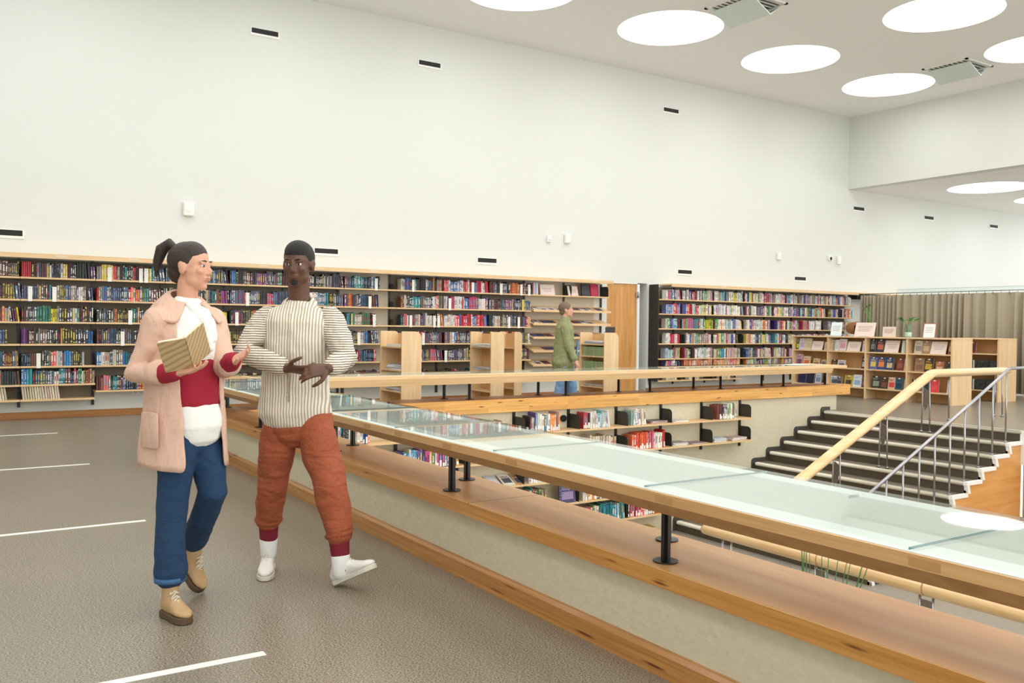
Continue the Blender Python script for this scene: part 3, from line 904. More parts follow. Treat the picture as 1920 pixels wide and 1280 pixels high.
# ------------------------------------------------------------ pit shelves
PYF = 9.17
ZP = [.0, -.335, -.645, -.95, -1.255]
PB = [2.88, 3.71, 4.54, 5.37, 6.20, 7.07, 7.89, 8.72, 9.53, 10.35]
PROW = ['top shelf', 'second shelf', 'third shelf', 'fourth shelf', 'lowest shelf']
for i in range(9):
    x0, x1 = PB[i], PB[i+1]; w = x1-x0
    last = {7: 3, 8: 2}.get(i, 5)
    t = empty('pit_bookshelf', 'pit wall bookshelf bay under the knotty pine ledge, %s counting from the stairs' % ordn(8-i), 'bookshelf', (x0, PY1, 0), 'pit bookshelf bays')
    for r in range(last):
        b = MB(); b.box(.002, w-.002, -.28, -.002, ZP[r]-.022, ZP[r], M['birch_shelf']); b.build('shelf', t)
        b = MB(); bracket_mb(b, .004, -.012, -.26 if i < 7 else -.24, ZP[r], .19); b.build('bracket', t)
        if i == 8:
            b = MB(); bracket_mb(b, w-.004, -.012, -.24, ZP[r], .19); b.build('bracket', t)
    zl = {8: -.46, 7: -.78}.get(i, -1.35)
    b = MB(); b.box(-.018, .018, -.022, -.001, zl, .25, M['black']); b.build('upright', t)
    if i == 8:
        b = MB(); b.box(w-.018, w+.018, -.022, -.001, -.46, .25, M['black']); b.build('upright', t)
def prow(x0, x1, r, pal, word, label=True, seen=True, **k):
    row(x0, x1, ZP[r], PYF+.02, pal, '%s of the pit wall, %s' % (PROW[r], word), seen=seen, label=label, hmin=k.pop('hmin', .19), hmax=k.pop('hmax', .245), wmin=.018, wmax=.04, big=1.25, **k)
prow(3.45, 4.14, 0, 'bright', 'between two black posts')
prow(5.42, 5.95, 0, 'cream', 'left of the marker disc', hmin=.15, hmax=.18)
prow(6.28, 6.76, 0, 'bright', 'first group')
prow(7.14, 7.60, 0, 'bright', 'second group')
prow(7.97, 8.23, 0, 'bright', 'third group')
prow(9.62, 10.02, 0, 'bright', 'nearest the stairs')
prow(4.38, 5.27, 1, 'bright', 'behind the left posts')
prow(7.26, 7.72, 1, 'cream', 'left of the red books', label=False)
prow(7.98, 8.62, 1, 'red', 'red and white group')
prow(6.28, 6.60, 2, 'white', 'under the sloping display')
prow(6.22, 6.58, 3, 'dark', 'beside the picture book')
prow(7.14, 7.60, 3, 'bright', 'right of the picture book')
prow(6.95, 7.86, 4, 'green', 'green group')
prow(7.92, 8.66, 4, 'red', 'above the magazine pile')
prow(4.6, 5.3, 2, 'bright', 'hidden', seen=False)
prow(5.42, 6.1, 3, 'bright', 'hidden', seen=False)

# ------------------------------------------------------------ build spine-out books
CAMP = Vector((0, 0, EYE))
for bk in BOOKS:
    p = Vector((bk['x'], bk['y'], bk['z']+.1))
    vis_x = True
    if 13 < bk['y'] and (bk['x'] < .80 or bk['x'] > 2.42): vis_x = False
    bk['score'] = bk['w']*bk['h']/(p-CAMP).length_squared if (bk['seen'] and vis_x) else 0
ranked = sorted([bk for bk in BOOKS if bk['score'] > 0], key=lambda q: -q['score'])
N_IND = 240
single = {id(bk) for bk in ranked[:N_IND]}
def add_book(b, bk, mtx, labels=True, pages=True):
    w, h, d = bk['w'], bk['h'], bk['d']; c, c2 = bk['c'], bk['c2']
    t = .0025; e = min(.0035, w*.2)
    # spine with rounded-off long edges
    vs = [(-w/2+e, 0, 0), (w/2-e, 0, 0), (w/2, e*1.3, 0), (w/2, t*2, 0), (-w/2, t*2, 0), (-w/2, e*1.3, 0)]
    vs = vs+[(x, y, h) for x, y, _ in vs]
    vs = [Vector(p) for p in vs]
    if mtx is not None: vs = [mtx @ p for p in vs]
    b.add(vs, [(5, 4, 3, 2, 1, 0), (6, 7, 8, 9, 10, 11)]+[(k, (k+1) % 6, 6+(k+1) % 6, 6+k) for k in range(6)], M['book'], c, c2)
    if pages:   # two boards, open at top, bottom and fore edge
        b.box(-w/2, -w/2+t*.8, t*2, d, 0, h, M['book'], mtx, c, c2)
        b.box(w/2-t*.8, w/2, t*2, d, 0, h, M['book'], mtx, c, c2)
    else:
        b.box(-w/2, w/2, t*2, d, 0, h, M['book'], mtx, c, c2)
    # title and author blocks printed on the spine
    u = bk['u']
    q = lambda x0, x1, z0, z1: b.add([(mtx @ Vector(p) if mtx is not None else p) for p in ((x0, -.0003, z0), (x1, -.0003, z0), (x1, -.0003, z1), (x0, -.0003, z1))], [(0, 1, 2, 3)], M['book'], c2, c)
    if u[0] < .8:
        ww = w*(.16+.12*u[1]); q(-ww, ww, h*(.25+.15*u[2]), h*(.62+.2*u[3]))
    if u[4] < .6:
        ww = w*(.3+.1*u[1]); z0 = h*(.05+.06*u[2]); q(-ww, ww, z0, z0+h*.07)
    if u[5] < .35:
        ww = w*.36; q(-ww, ww, h*.87, h*.94)
mass = MB()
gcount = 0
for bk in BOOKS:
    tilt = bk['tilt']
    if id(bk) not in single:
        w = bk['w']
        mtx = Matrix.Translation((bk['x']+(w/2 if tilt < 0 else 0), bk['y'], bk['z'])) @ Matrix.Rotation(tilt, 4, 'Y') @ Matrix.Translation((-w/2 if tilt < 0 else 0, 0, 0))
        add_book(mass, bk, mtx, pages=False)
        continue
    w = bk['w']
    b = MB(); add_book(b, bk, None)
    o = b.build('book', loc=(bk['x'], bk['y'], bk['z']+.0005))
    o.rotation_euler = (0, tilt, 0)
    if tilt < 0:
        o.location.x += w/2*(1-math.cos(tilt)); o.location.z += abs(math.sin(tilt))*w/2
    bk['o'] = o
    lab = '%s book, %s from left, %s' % (bk['name'], ordn(bk['n']), bk['place'])
    if len(lab.split()) > 15: lab = lab.replace('the ', '').replace(' of pit wall', ' of pit')
    tag(o, lab, 'book', 'books '+bk['place'])
    p = MB(); p.box(-w/2+.002, w/2-.002, .0027, bk['d']-.004, .003, bk['h']-.004, M['pages']); p.build('pages', o)
    if bk['label']:
        p = MB(); p.box(-w/2*.8, w/2*.8, -.0012, -.0002, .008, .05+.03*(bk['n'] % 2), M['paper']); q = p.build('spine_label', o)
mo = mass.build('book')
tag(mo, 'rows of tightly packed paperbacks filling the wall shelves', 'books', None, 'stuff')

# face-out and lying items -----------------------------------------------
def faceout(name, cat, x, y, z, w, h, d, rz, lean, c, c2, lab, group=None, mat='cover'):
    """a book or card standing face-out: local x = width, -y = front"""
    b = MB()
    if name == 'display_card':
        b.box(-w/2, w/2, 0, .003, 0, h, M['card_pink'] if mat == 'pink' else M['paper'])
        o = b.build(name, loc=(x, y, z))
        o.rotation_euler = (-lean, 0, rz)
        tag(o, lab, cat, group)
        p = MB()
        for k in range(3):
            p.box(-w*.34+.01*k, w*.34-.012*k, -.0008, -.0002, h*(.62-.13*k), h*(.62-.13*k)+.006, M['print'])
        p.build('printed_lines', o)
        return o
    b.box(-w/2, w/2, 0, .003, 0, h, M['cover'], None, c, c2)
    b.box(-w/2, w/2, d-.003, d, 0, h, M['cover'], None, c, c2)
    b.box(-w/2, -w/2+.003, .003, d-.003, 0, h, M['cover'], None, c, c2)
    o = b.build(name, loc=(x, y, z)); o.rotation_euler = (-lean, 0, rz)
    tag(o, lab, cat, group)
    if c != c2:
        p = MB(); r_ = rnd.random()
        p.box(-w*.36, w*.36, -.0006, -.0001, h*(.12+.1*r_), h*(.52+.12*r_), M['cover'], None, c2, c)
        p.box(-w*.34, w*.3*r_, -.0006, -.0001, h*.70, h*.75, M['cover'], None, c2, c2); p.box(-w*.34, w*.3*(1-r_), -.0006, -.0001, h*.79, h*.82, M['cover'], None, c2, c2)
        p.build('cover_print', o)
    p = MB(); p.box(-w/2+.004, w/2-.003, .0032, d-.0032, .003, h-.003, M['pages']); p.build('pages', o)
    if mat != 'nolabel':
        p = MB(); p.box(-w*.12, w*.12, -.001, -.0002, h*.88, h*.97, M['paper']); p.build('cover_sticker', o)
    return o
M['card_pink'] = plain('pale_pink_card', srgb(238, 222, 214), 0.7)
M['print'] = plain('printed_grey', srgb(150, 120, 120), 0.7)
def pile(name, cat, x, y, z, n, w, d, cols, lab, rz=0.0, th=.008, group=None, jitter=.02):
    """n lying magazines, each its own thing"""
    zz = z
    for k in range(n):
        b = MB(); t_ = th*rnd.uniform(.7, 1.5)
        c = cols[k % len(cols)]
        b.box(-w/2, w/2, -d/2, d/2, 0, t_*.25, M['cover'], None, C(*c), C(230, 228, 222))
        b.box(-w/2+.003, w/2-.003, -d/2+.002, d/2-.003, t_*.25, t_*.75, M['paper'])
        b.box(-w/2, w/2, -d/2, d/2, t_*.75, t_, M['cover'], None, C(*c), C(230, 228, 222))
        o = b.build(name, loc=(x+rnd.uniform(-jitter, jitter), y+rnd.uniform(-jitter, jitter)*.3, zz))
        o.rotation_euler = (0, 0, rz+rnd.uniform(-.08, .08))
        pos = 'topmost' if k == n-1 else ('lowest' if k == 0 else ordn(k)+' from bottom')
        tag(o, '%s, %s of its pile' % (lab, pos), cat, group)
        zz += t_+.0004
MC = [(226, 224, 218), (206, 204, 200), (228, 226, 222), (150, 150, 156), (214, 200, 190)]
pile('magazine', 'magazine', 8.50, 9.33, 0, 4, .3, .21, [(60, 60, 64), (176, 50, 54), (140, 136, 130), (70, 66, 70)], 'lying magazine, top pit shelf, dark pile')
pile('magazine', 'magazine', 8.93, 9.33, 0, 2, .28, .21, MC, 'magazine, top pit shelf, pale pile')
pile('magazine', 'magazine', 8.92, 9.33, ZP[1], 4, .27, .21, MC, 'magazine, second pit shelf, left pile')
pile('magazine', 'magazine', 9.28, 9.33, ZP[1], 2, .28, .21, [(200, 190, 196), (150, 130, 140)], 'magazine, second pit shelf, thin pile')
pile('magazine', 'magazine', 9.72, 9.33, ZP[1], 7, .27, .21, [(190, 204, 220), (226, 226, 224), (170, 180, 196)], 'pale blue magazine, second pit shelf, tall pile')
pile('magazine', 'magazine', 10.12, 9.33, ZP[1], 4, .3, .21, [(226, 220, 214), (200, 180, 176)], 'magazine, second pit shelf, pile nearest stairs')
pile('magazine', 'magazine', 9.2, 9.33, ZP[2], 5, .3, .21, [(220, 222, 224), (150, 176, 200), (228, 228, 224)], 'magazine, third pit shelf, single pile')
pile('magazine', 'magazine', 8.35, 9.33, -1.53, 8, .3, .22, [(120, 140, 190), (226, 222, 216), (90, 80, 84), (196, 176, 90)], 'magazine at the foot of the pit wall')
b = MB(); b.box(7.92, 8.68, 9.18, 9.44, -1.554, -1.532, M['birch_shelf']); tag(b.build('shelf_board'), 'short low shelf board carrying the magazine pile at the pit floor', 'shelf')
# picture book on the fourth pit shelf, sloping display items
o = faceout('book', 'book', 6.90, 9.2, ZP[3]+.002, .26, .24, .02, 0, .12, C(70, 66, 100), C(150, 130, 170), 'wide picture book with a purple landscape cover facing out on the pit shelf', mat='nolabel')
for k, (x, c, c2, s) in enumerate(((5.82, (190, 200, 214), (226, 228, 230), 'pale blue magazine lying tilted'), (6.02, (226, 222, 210), (90, 96, 104), 'cream book with a dark picture lying tilted'), (6.2, (206, 160, 110), (80, 100, 120), 'orange book lying tilted'))):
    faceout('book', 'book', x, 9.22, ZP[2]+.002, .17, .24, .015, 0, 1.12, C(*c), C(*c2), s+' on the third pit shelf', mat='nolabel')
# round black disc between the pit bays
t = empty('shelf_magnet', 'round black disc on the pit wall beside the second book group', 'disc', (6.985, PY1, .125))
b = MB(); b.tube([(0, -.03, 0), (0, 0, 0)], .045, M['black'], 20); b.build('disc', t)

# magazines on the sloping wall shelves
cnt = 0
COLW = {1.62: 'upper', 1.37: 'second', 1.12: 'third', .87: 'fourth', .61: 'lowest'}
for z in (1.62, 1.37, 1.12, .87, .61):
    xs = {1.62: [9.32, 9.5, 9.68, 9.86, 10.25, 10.42, 10.6, 10.85], 1.37: [9.34, 9.55, 9.72, 10.28, 10.45, 10.62], 1.12: [9.32, 9.48, 9.66, 10.3, 10.6, 10.8], .87: [9.6, 9.74, 10.3], .61: [9.4, 9.6, 10.2]}[z]
    for k, x in enumerate(xs):
        c = rnd.choice([(50, 52, 60), (224, 222, 218), (90, 60, 60), (70, 90, 130), (40, 40, 46), (226, 224, 220)]); c2 = rnd.choice([(220, 214, 206), (110, 60, 70), (60, 80, 120)])
        o = faceout('magazine', 'magazine', x, YW-.322, z+.021, .155, .21, .005, 0, 1.27, C(*c), C(*c2), '%s magazine on the %s sloping shelf left of the door' % (ordn(k), COLW[z]), mat='nolabel')
# items on the top magazine shelf
faceout('display_card', 'display card', 9.60, 13.50, 1.929, .30, .2, .003, -.15, .25, None, None, 'pale pink notice card on the top shelf, left of the black bracket', mat='pink')
faceout('display_card', 'display card', 10.2, 13.50, 1.929, .26, .19, .003, .1, .25, None, None, 'pale pink notice card on the top shelf, right of the black bracket', mat='pink')
faceout('book', 'book', 10.50, 13.50, 1.929, .19, .24, .03, 0, .12, C(54, 54, 58), C(60, 60, 64), 'charcoal book facing out on the top shelf beside the door', mat='nolabel')
faceout('book', 'book', 10.72, 13.50, 1.929, .19, .24, .03, 0, .12, C(176, 30, 66), C(186, 40, 76), 'crimson book facing out on the top shelf beside the door', mat='nolabel')
for k, c in enumerate(((226, 180, 190), (120, 180, 220), (232, 200, 200))):
    b = MB(); b.box(-.016, .016, 0, .13, 0, .21, M['book'], None, C(*c), C(235, 232, 226)); tag(b.build('book', loc=(9.28+.036*k, YF+.02, 1.929)), 'pink and blue spine book, %s at the left end of the top magazine shelf' % ordn(k), 'book')

# ------------------------------------------------------------ display racks in front of the shelves
def rack(name, x0, x1, y0, y1, H_, lab, contents, rr=.1):
    t = empty(name, lab, 'display rack', (x0, y0, 0))
    w, l = x1-x0, y1-y0
    def side(yy0, yy1):
        r = min(rr, w*.45)
        pts = [(0, 0), (w, 0), (w, H_-r)]
        for k in range(1, 8):
            a = k*PI/16; pts.append((w-r+math.cos(a)*r, H_-r+math.sin(a)*r))
        for k in range(0, 8):
            a = PI/2+k*PI/16; pts.append((.02+math.cos(a)*.02, H_-.02+math.sin(a)*.02))
        b = MB(); b.prism(pts, 'y', yy0, yy1, M['birch']); b.build('side_panel', t)
    side(0, .02); side(l-.02, l)
    b = MB(); b.box(w-.03, w-.015, .02, l-.02, .05, H_-.03, M['birch_in']); b.build('back_panel', t)
    for z in contents:
        b = MB(); b.box(.01, w-.03, .02, l-.02, z-.02, z, M['birch_shelf']); b.build('shelf', t)
    return t
RK = [(5.47, 5.78, 11.2, 11.92, 'birch display rack, leftmost of those before the wall shelves', (1.03, .70, .40, .08)),
      (6.94, 7.17, 11.2, 11.82, 'birch display rack with a rounded top in the middle', (1.02, .67, .36, .08)),
      (7.62, 7.76, 11.6, 12.05, 'slim birch rack just behind the middle display rack', (1.0, .66, .36, .08)),
      (9.10, 9.40, 11.2, 11.86, 'birch display rack right of the person in the green jacket', (1.06, .86, .62, .36, .08))]
for k, (x0, x1, y0, y1, lab, zz) in enumerate(RK):
    rack('display_rack', x0, x1, y0, y1, 1.25, lab, zz)
for (kx, ky, z, n, cols, lb) in ((5.60, 11.5, 1.0305, 2, MC, 'leaflet stack in the left rack, upper'), (5.60, 11.5, .7005, 5, [(226, 226, 224), (170, 180, 200), (236, 236, 232)], 'leaflet stack in the left rack, middle'),
                                  (5.60, 11.5, .4005, 3, [(190, 190, 194), (90, 90, 96)], 'leaflet stack in the left rack, lower'),
                                  (7.04, 11.5, 1.0205, 3, MC, 'leaflet stack in the middle rack, upper'), (7.04, 11.5, .6705, 3, [(190, 196, 196), (120, 124, 128)], 'leaflet stack in the middle rack, middle'),
                                  (9.23, 11.52, 1.0605, 4, [(226, 226, 230), (80, 90, 150), (236, 236, 234)], 'leaflet stack in the right rack, upper'), (9.23, 11.52, .3605, 2, [(90, 88, 86), (190, 190, 186)], 'leaflet stack in the right rack, lower')):
    pile('leaflet', 'leaflet', kx, ky, z, n, .2, .5, cols, lb, th=.012, jitter=.01)
for z, s in ((.6205, 'lower'), (.8605, 'upper')):
    for k in range(15):
        b = MB(); hh = .15
        b.box(-.1, .1, -.012, .012, 0, hh, M['book'], None, C(150+rnd.randint(-10, 10), 168+rnd.randint(-10, 10), 120), C(214, 220, 196))
        tag(b.build('pamphlet', loc=(9.225, 11.25+.038*k, z)), '%s from front, pale green pamphlet on the %s green row of the right rack' % (ordn(k), s), 'pamphlet', 'pale green pamphlets, %s row' % s)
t = empty('book_support', 'small black card holder on top of the right display rack', 'holder', (9.3, 11.3, 1.251))
b = MB(); b.box(-.1, .1, -.004, .004, 0, .09, M['black']); b.box(-.1, .1, -.004, .05, 0, .006, M['black']); b.build('plate', t)
b = MB(); b.box(-.09, -.0, .01, .014, .004, .07, M['white']); b.build('clip', t)

# ------------------------------------------------------------ low bookcases on the landing
def lowcase(name, X0, X1, ys, zsh, H_, lab, panel_end=True):
    """open side facing -x; ys = divider positions from near to far"""
    t = empty(name, lab, 'bookcase', (X0, ys[0], 0))
    D = X1-X0; L = ys[-1]-ys[0]
    b = MB(); b.box(-.01, D, -.02, L+.02, H_-.025, H_, M['birch']); bevel(b.build('top', t), .003)
    for k, y in enumerate(ys):
        yy = y-ys[0]
        b = MB(); b.box(0, D if k in (0, len(ys)-1) else D/2, yy-.016, yy+.016, 0, H_-.025, M['birch']); b.build('side_panel', t)
    for k in range(len(ys)-1):
        a, c = ys[k]-ys[0]+.016, ys[k+1]-ys[0]-.016
        for z in zsh:
            b = MB(); b.box(.004, D/2, a, c, z-.024, z, M['birch']); b.build('shelf', t)
    b = MB(); b.box(D/2, D/2+.012, .016, L-.016, .0, H_-.025, M['birch_in']); b.build('back_panel', t)
    return t
YS4 = [8.93, 9.80, 10.68, 11.55, 12.42]
ZLC = [.915, .58, .215]
LH = 1.205
lowcase('low_bookcase', 15.2, 15.84, YS4, ZLC, LH, 'long low birch bookcase on the landing with signs on top')
lowcase('low_bookcase', 16.80, 17.44, [8.96, 9.83], ZLC, LH, 'short low birch bookcase behind the long one, at the right')
def Yat(px):   # photo column along the bookcase front -> metres along it (interpolated)
    T = [(1480, 12.51), (1552, 11.55), (1622, 10.69), (1702, 9.79), (1785, 8.93)]
    for (a, ya), (c, yc) in zip(T, T[1:]):
        if px <= c: return ya+(px-a)/(c-a)*(yc-ya)
    return T[-1][1]
K = .229
ITEMS = [ # bay, row, zoom x, type, w, h, colour, colour2, words
 (0, 0, 52, 'f', .07, .22, (60, 96, 50), (200, 200, 60), 'narrow green'), (0, 0, 88, 'f', .15, .24, (220, 216, 226), (190, 180, 210), 'white lilac'),
 (0, 0, 138, 'f', .17, .24, (222, 212, 180), (210, 190, 150), 'cream'), (0, 0, 216, 'c', .27, .19, 0, 0, 'notice card'), (0, 0, 285, 'f', .09, .17, (208, 196, 166), (190, 170, 140), 'small beige'),
 (0, 1, 66, 'f', .17, .24, (200, 160, 170), (120, 80, 110), 'mauve'), (0, 1, 128, 'f', .17, .2, (222, 196, 160), (214, 110, 70), 'orange patterned'),
 (0, 1, 208, 'f', .16, .16, (214, 184, 140), (140, 110, 80), 'small tan'), (0, 1, 268, 'f', .12, .14, (190, 176, 156), (90, 84, 80), 'small grey'),
 (0, 2, 92, 'f', .19, .24, (36, 40, 92), (30, 34, 80), 'navy blue'), (0, 2, 160, 'f', .19, .24, (30, 34, 56), (38, 42, 70), 'midnight blue'),
 (0, 2, 225, 'f', .15, .22, (196, 206, 220), (120, 140, 170), 'pale blue'), (0, 2, 285, 'f', .12, .2, (50, 46, 50), (120, 110, 110), 'dark'),
 (1, 0, 330, 'f', .1, .22, (210, 200, 178), (190, 180, 150), 'beige'), (1, 0, 362, 'f', .15, .22, (228, 226, 218), (190, 200, 196), 'white'),
 (1, 0, 422, 'f', .17, .24, (226, 220, 220), (214, 150, 170), 'white and pink'), (1, 0, 515, 'c', .30, .2, 0, 0, 'blank card'), (1, 0, 606, 'f', .09, .22, (222, 216, 226), (200, 190, 214), 'pale lilac'),
 (1, 1, 355, 'f', .13, .15, (50, 40, 34), (130, 90, 60), 'short dark brown'), (1, 1, 415, 'f', .18, .15, (206, 200, 196), (110, 100, 120), 'short grey'), (1, 1, 606, 'f', .1, .24, (32, 36, 40), (200, 200, 196), 'narrow black'),
 (1, 2, 352, 'f', .18, .19, (196, 200, 206), (70, 80, 100), 'blue grey'), (1, 2, 398, 'f', .12, .18, (120, 116, 112), (60, 60, 64), 'dull grey'),
 (1, 2, 475, 'f', .18, .22, (200, 180, 70), (70, 60, 50), 'yellow'), (1, 2, 545, 'f', .19, .24, (228, 232, 238), (150, 180, 220), 'white lined'), (1, 2, 605, 'f', .08, .24, (90, 60, 56), (160, 120, 110), 'dark red'),
 (2, 0, 668, 'f', .11, .25, (34, 38, 50), (120, 130, 120), 'black'), (2, 0, 733, 'f', .17, .25, (44, 48, 70), (200, 110, 80), 'navy and orange'),
 (2, 0, 827, 'c', .30, .24, 0, 0, 'plain card'), (2, 0, 926, 'f', .1, .24, (210, 220, 212), (190, 206, 200), 'pale mint'), (2, 0, 957, 'f', .07, .22, (214, 196, 160), (200, 180, 140), 'narrow cream'),
 (2, 1, 673, 'f', .16, .24, (80, 100, 160), (214, 196, 110), 'blue with yellow'), (2, 1, 741, 'f', .17, .24, (40, 70, 130), (230, 140, 60), 'blue with orange'), (2, 1, 810, 'f', .16, .24, (40, 60, 110), (206, 190, 140), 'dark blue'),
 (2, 1, 895, 'f', .14, .23, (120, 50, 44), (160, 90, 70), 'brick red'), (2, 1, 952, 'f', .07, .22, (214, 190, 150), (200, 170, 130), 'narrow beige'),
 (2, 2, 700, 'f', .18, .24, (50, 54, 46), (140, 150, 130), 'dark olive'), (2, 2, 768, 'f', .16, .22, (56, 50, 44), (130, 70, 60), 'dark brown'), (2, 2, 830, 'f', .15, .23, (210, 180, 150), (210, 70, 70), 'red edged'),
 (2, 2, 888, 'f', .16, .23, (40, 90, 110), (30, 60, 80), 'teal'), (2, 2, 952, 'f', .07, .2, (214, 190, 150), (200, 170, 130), 'slim beige'),
 (3, 0, 1045, 'f', .17, .24, (206, 190, 170), (150, 140, 130), 'taupe'), (3, 0, 1108, 'f', .16, .24, (160, 130, 100), (200, 170, 130), 'brown'), (3, 0, 1210, 'c', .30, .24, 0, 0, 'wide card'), (3, 0, 1306, 'f', .08, .24, (120, 80, 60), (200, 150, 110), 'narrow brown'),
 (3, 1, 1055, 'f', .19, .25, (160, 122, 90), (130, 96, 70), 'kraft brown'), (3, 1, 1130, 'f', .18, .25, (60, 46, 34), (200, 160, 60), 'dark with yellow band'), (3, 1, 1218, 'f', .15, .2, (176, 110, 70), (220, 180, 140), 'rust'), (3, 1, 1290, 'f', .08, .2, (40, 44, 40), (90, 90, 80), 'narrow dark'),
 (3, 2, 1010, 'f', .08, .22, (40, 40, 44), (80, 80, 80), 'slim black'), (3, 2, 1110, 'f', .12, .22, (20, 66, 66), (20, 50, 56), 'dark teal'), (3, 2, 1178, 'f', .18, .23, (214, 60, 70), (226, 80, 80), 'bright red'), (3, 2, 1318, 'f', .09, .23, (220, 206, 220), (200, 190, 210), 'lilac'),
]
RN = ['upper', 'middle', 'lower']
BN = ['far left', 'second', 'third', 'nearest']
for (bay, r, zx, ty, w, h, c, c2, wd) in ITEMS:
    y = Yat(1480+K*zx); z = ZLC[r]+.001
    y = max(YS4[3-bay]+.025+w*.5, min(YS4[4-bay]-.025-w*.5, y))
    if ty == 'c':
        faceout('display_card', 'display card', 15.24, y, z, w, h, .003, -PI/2, .32, None, None, 'pale pink %s in the %s bay of the long low bookcase' % (wd, BN[bay]), mat='pink')
    else:
        faceout('book', 'book', 15.26, y, z, w, h, .022, -PI/2, .16, C(*c), C(*c2), '%s book facing out, %s shelf, %s bay of the long low bookcase' % (wd, RN[r], BN[bay]))
for (r, yy, c, wd) in ((0, 9.72, (228, 226, 220), 'white'), (0, 9.50, (130, 30, 40), 'dark red')):
    faceout('book', 'book', 16.86, yy, ZLC[r]+.001, .15, .22, .025, -PI/2, .14, C(*c), C(60, 40, 44), '%s book facing out on the upper shelf of the short bookcase' % wd)
for r in (1, 2):
    y = 9.80; k = 0
    while y > 9.02:
        w = .03; c = rnd.choice([(34, 48, 44), (28, 32, 34), (40, 44, 60), (30, 60, 50)]) if k not in (0, 12) else (226, 226, 222)
        b = MB(); b.box(0, .15, -w/2+.001, w/2-.001, 0, .2, M['book'], None, C(*c), C(150, 150, 130))
        tag(b.build('book', loc=(16.83, y, ZLC[r]+.001)), '%s from left, dark spine book on the %s shelf of the short bookcase' % (ordn(k), RN[r]), 'book', 'spine-out books, %s shelf of the short bookcase' % RN[r])
        y -= w; k += 1

# things on top of the long low bookcase
def easel_sign(y, w, h, rz, lab, mat, name='sign_card', lean=.3, frame=None, support=True):
    t = empty(name, lab, 'sign', (15.36, y, LH+.001), rz=rz)
    R_ = Matrix.Rotation(-lean, 4, 'X')
    b = MB(); b.box(-w/2, w/2, -.002, .002, 0.0, h, M[mat], R_); b.build('card', t)
    b = MB()
    for k in range(4):
        zz = h*(.72-.11*k); b.box(-w*.36, w*.36*(1-.1*k), -.003, -.0021, zz, zz+.007, M['print'], R_)
    b.build('printed_lines', t)
    if frame:
        b = MB(); g = .012
        for q in ((-w/2-g, w/2+g, -g, 0), (-w/2-g, w/2+g, h, h+g), (-w/2-g, -w/2, 0, h), (w/2, w/2+g, 0, h)):
            b.box(q[0], q[1], -.006, .004, q[2]+.0001, q[3], M[frame], R_)
        b.build('frame', t)
    if support:
        b = MB(); b.tube([(0, .008+math.sin(lean)*h*.75, h*.7*math.cos(lean)), (0, .16, 0.004)], .005, M['black'], 6); b.box(-.1, .1, -.03, .03, 0, .004, M['glass_edge']); b.build('stand', t)
    return t
M['redframe'] = plain('red_wood_frame', srgb(170, 84, 74), .5)
M['cardblue'] = plain('white_blue_card', srgb(226, 236, 240), .6)
easel_sign(11.48, .22, .29, -PI/2+.35, 'white and blue leaning sign at the far left end of the low bookcase', 'cardblue')
easel_sign(10.83, .42, .29, -PI/2+.1, 'large pale pink text sign on the low bookcase beside the black stand', 'card_pink')
easel_sign(10.28, .28, .20, -PI/2, 'small pale pink text card left of the glass vase', 'card_pink', lean=.05, support=False)
easel_sign(9.47, .20, .27, -PI/2+.25, 'white certificate in a red frame, rightmost on the low bookcase', 'paper', name='framed_certificate', frame='redframe')
t = empty('wicker_basket', 'brown wicker basket lying tilted behind the left sign', 'basket', (15.55, 11.2, LH+.145))
b = MB(); b.tube([(0, .12, .0), (0, .05, .02), (0, -.09, .03), (0, -.12, .03)], [.09, .12, .125, .10], M['rattan'], 20); b.build('body', t)
t = empty('black_speaker_box', 'small black box between the basket and the potted plant', 'box', (15.5, 11.02, LH+.001))
b = MB(); b.box(-.07, .07, -.09, .09, 0, .22, M['black']); bevel(b.build('housing', t), .01)
def leafblade(b, base, tip, w, mat, bend=.03):
    base = Vector(base); tip = Vector(tip); n = 6
    side = (tip-base).cross(Vector((0, 0, 1)));
    side = side.normalized() if side.length > 1e-4 else Vector((1, 0, 0))
    vs = []
    for i in range(n+1):
        t_ = i/n; p = base.lerp(tip, t_)+Vector((0, 0, bend*math.sin(t_*PI)))
        ww = w*math.sin(PI*min(1, .12+t_*.88))*.5
        vs += [p-side*ww, p+side*ww+Vector((0, 0, .0015)), p+Vector((0, 0, -.003))]
    fs = []
    for i in range(n):
        a = i*3
        fs += [(a, a+3, a+5, a+2), (a+2, a+5, a+4, a+1), (a, a+1, a+4, a+3)]
    b.add(vs, fs, mat, smooth=True)
t = empty('potted_plant', 'small potted plant with upright stems beside the far left sign', 'plant', (15.6, 10.98, LH+.001))
b = MB(); b.tube([(0, -.13, 0), (0, -.13, .16)], [.06, .075], M['rattan'], 16); b.build('pot', t)
b = MB()
for k in range(7):
    a = k*.9; b.tube([(0, -.13, .14), (math.cos(a)*.02, -.11+.03*math.sin(a), .35), (math.cos(a)*.05, -.05+.06*math.sin(a), .5+.02*k)], .004, M['leaf'], 6)
    leafblade(b, (math.cos(a)*.05, -.05+.06*math.sin(a), .5+.02*k), (math.cos(a)*.14, -.02+.15*math.sin(a), .52+.02*k), .05, M['leaf'])
b.build('foliage', t)
t = empty('glass_vase', 'clear glass vase with spreading green leaves on the low bookcase', 'vase', (15.42, 9.92, LH+.001))
b = MB(); b.tube([(0, 0, 0), (0, 0, .006)], .075, M['glass_clear'], 24); b.tube([(0, 0, .006), (0, 0, .25)], .075, M['glass_clear'], 24, cap=False); b.tube([(0, 0, .006), (0, 0, .25)], .071, M['glass_clear'], 24, cap=False); b.build('glass', t)
b = MB(); b.tube([(0, 0, .008), (0, 0, .10)], .066, plain('vase_water_green', srgb(214, 230, 208), .3), 20); b.build('filling', t)
b = MB()
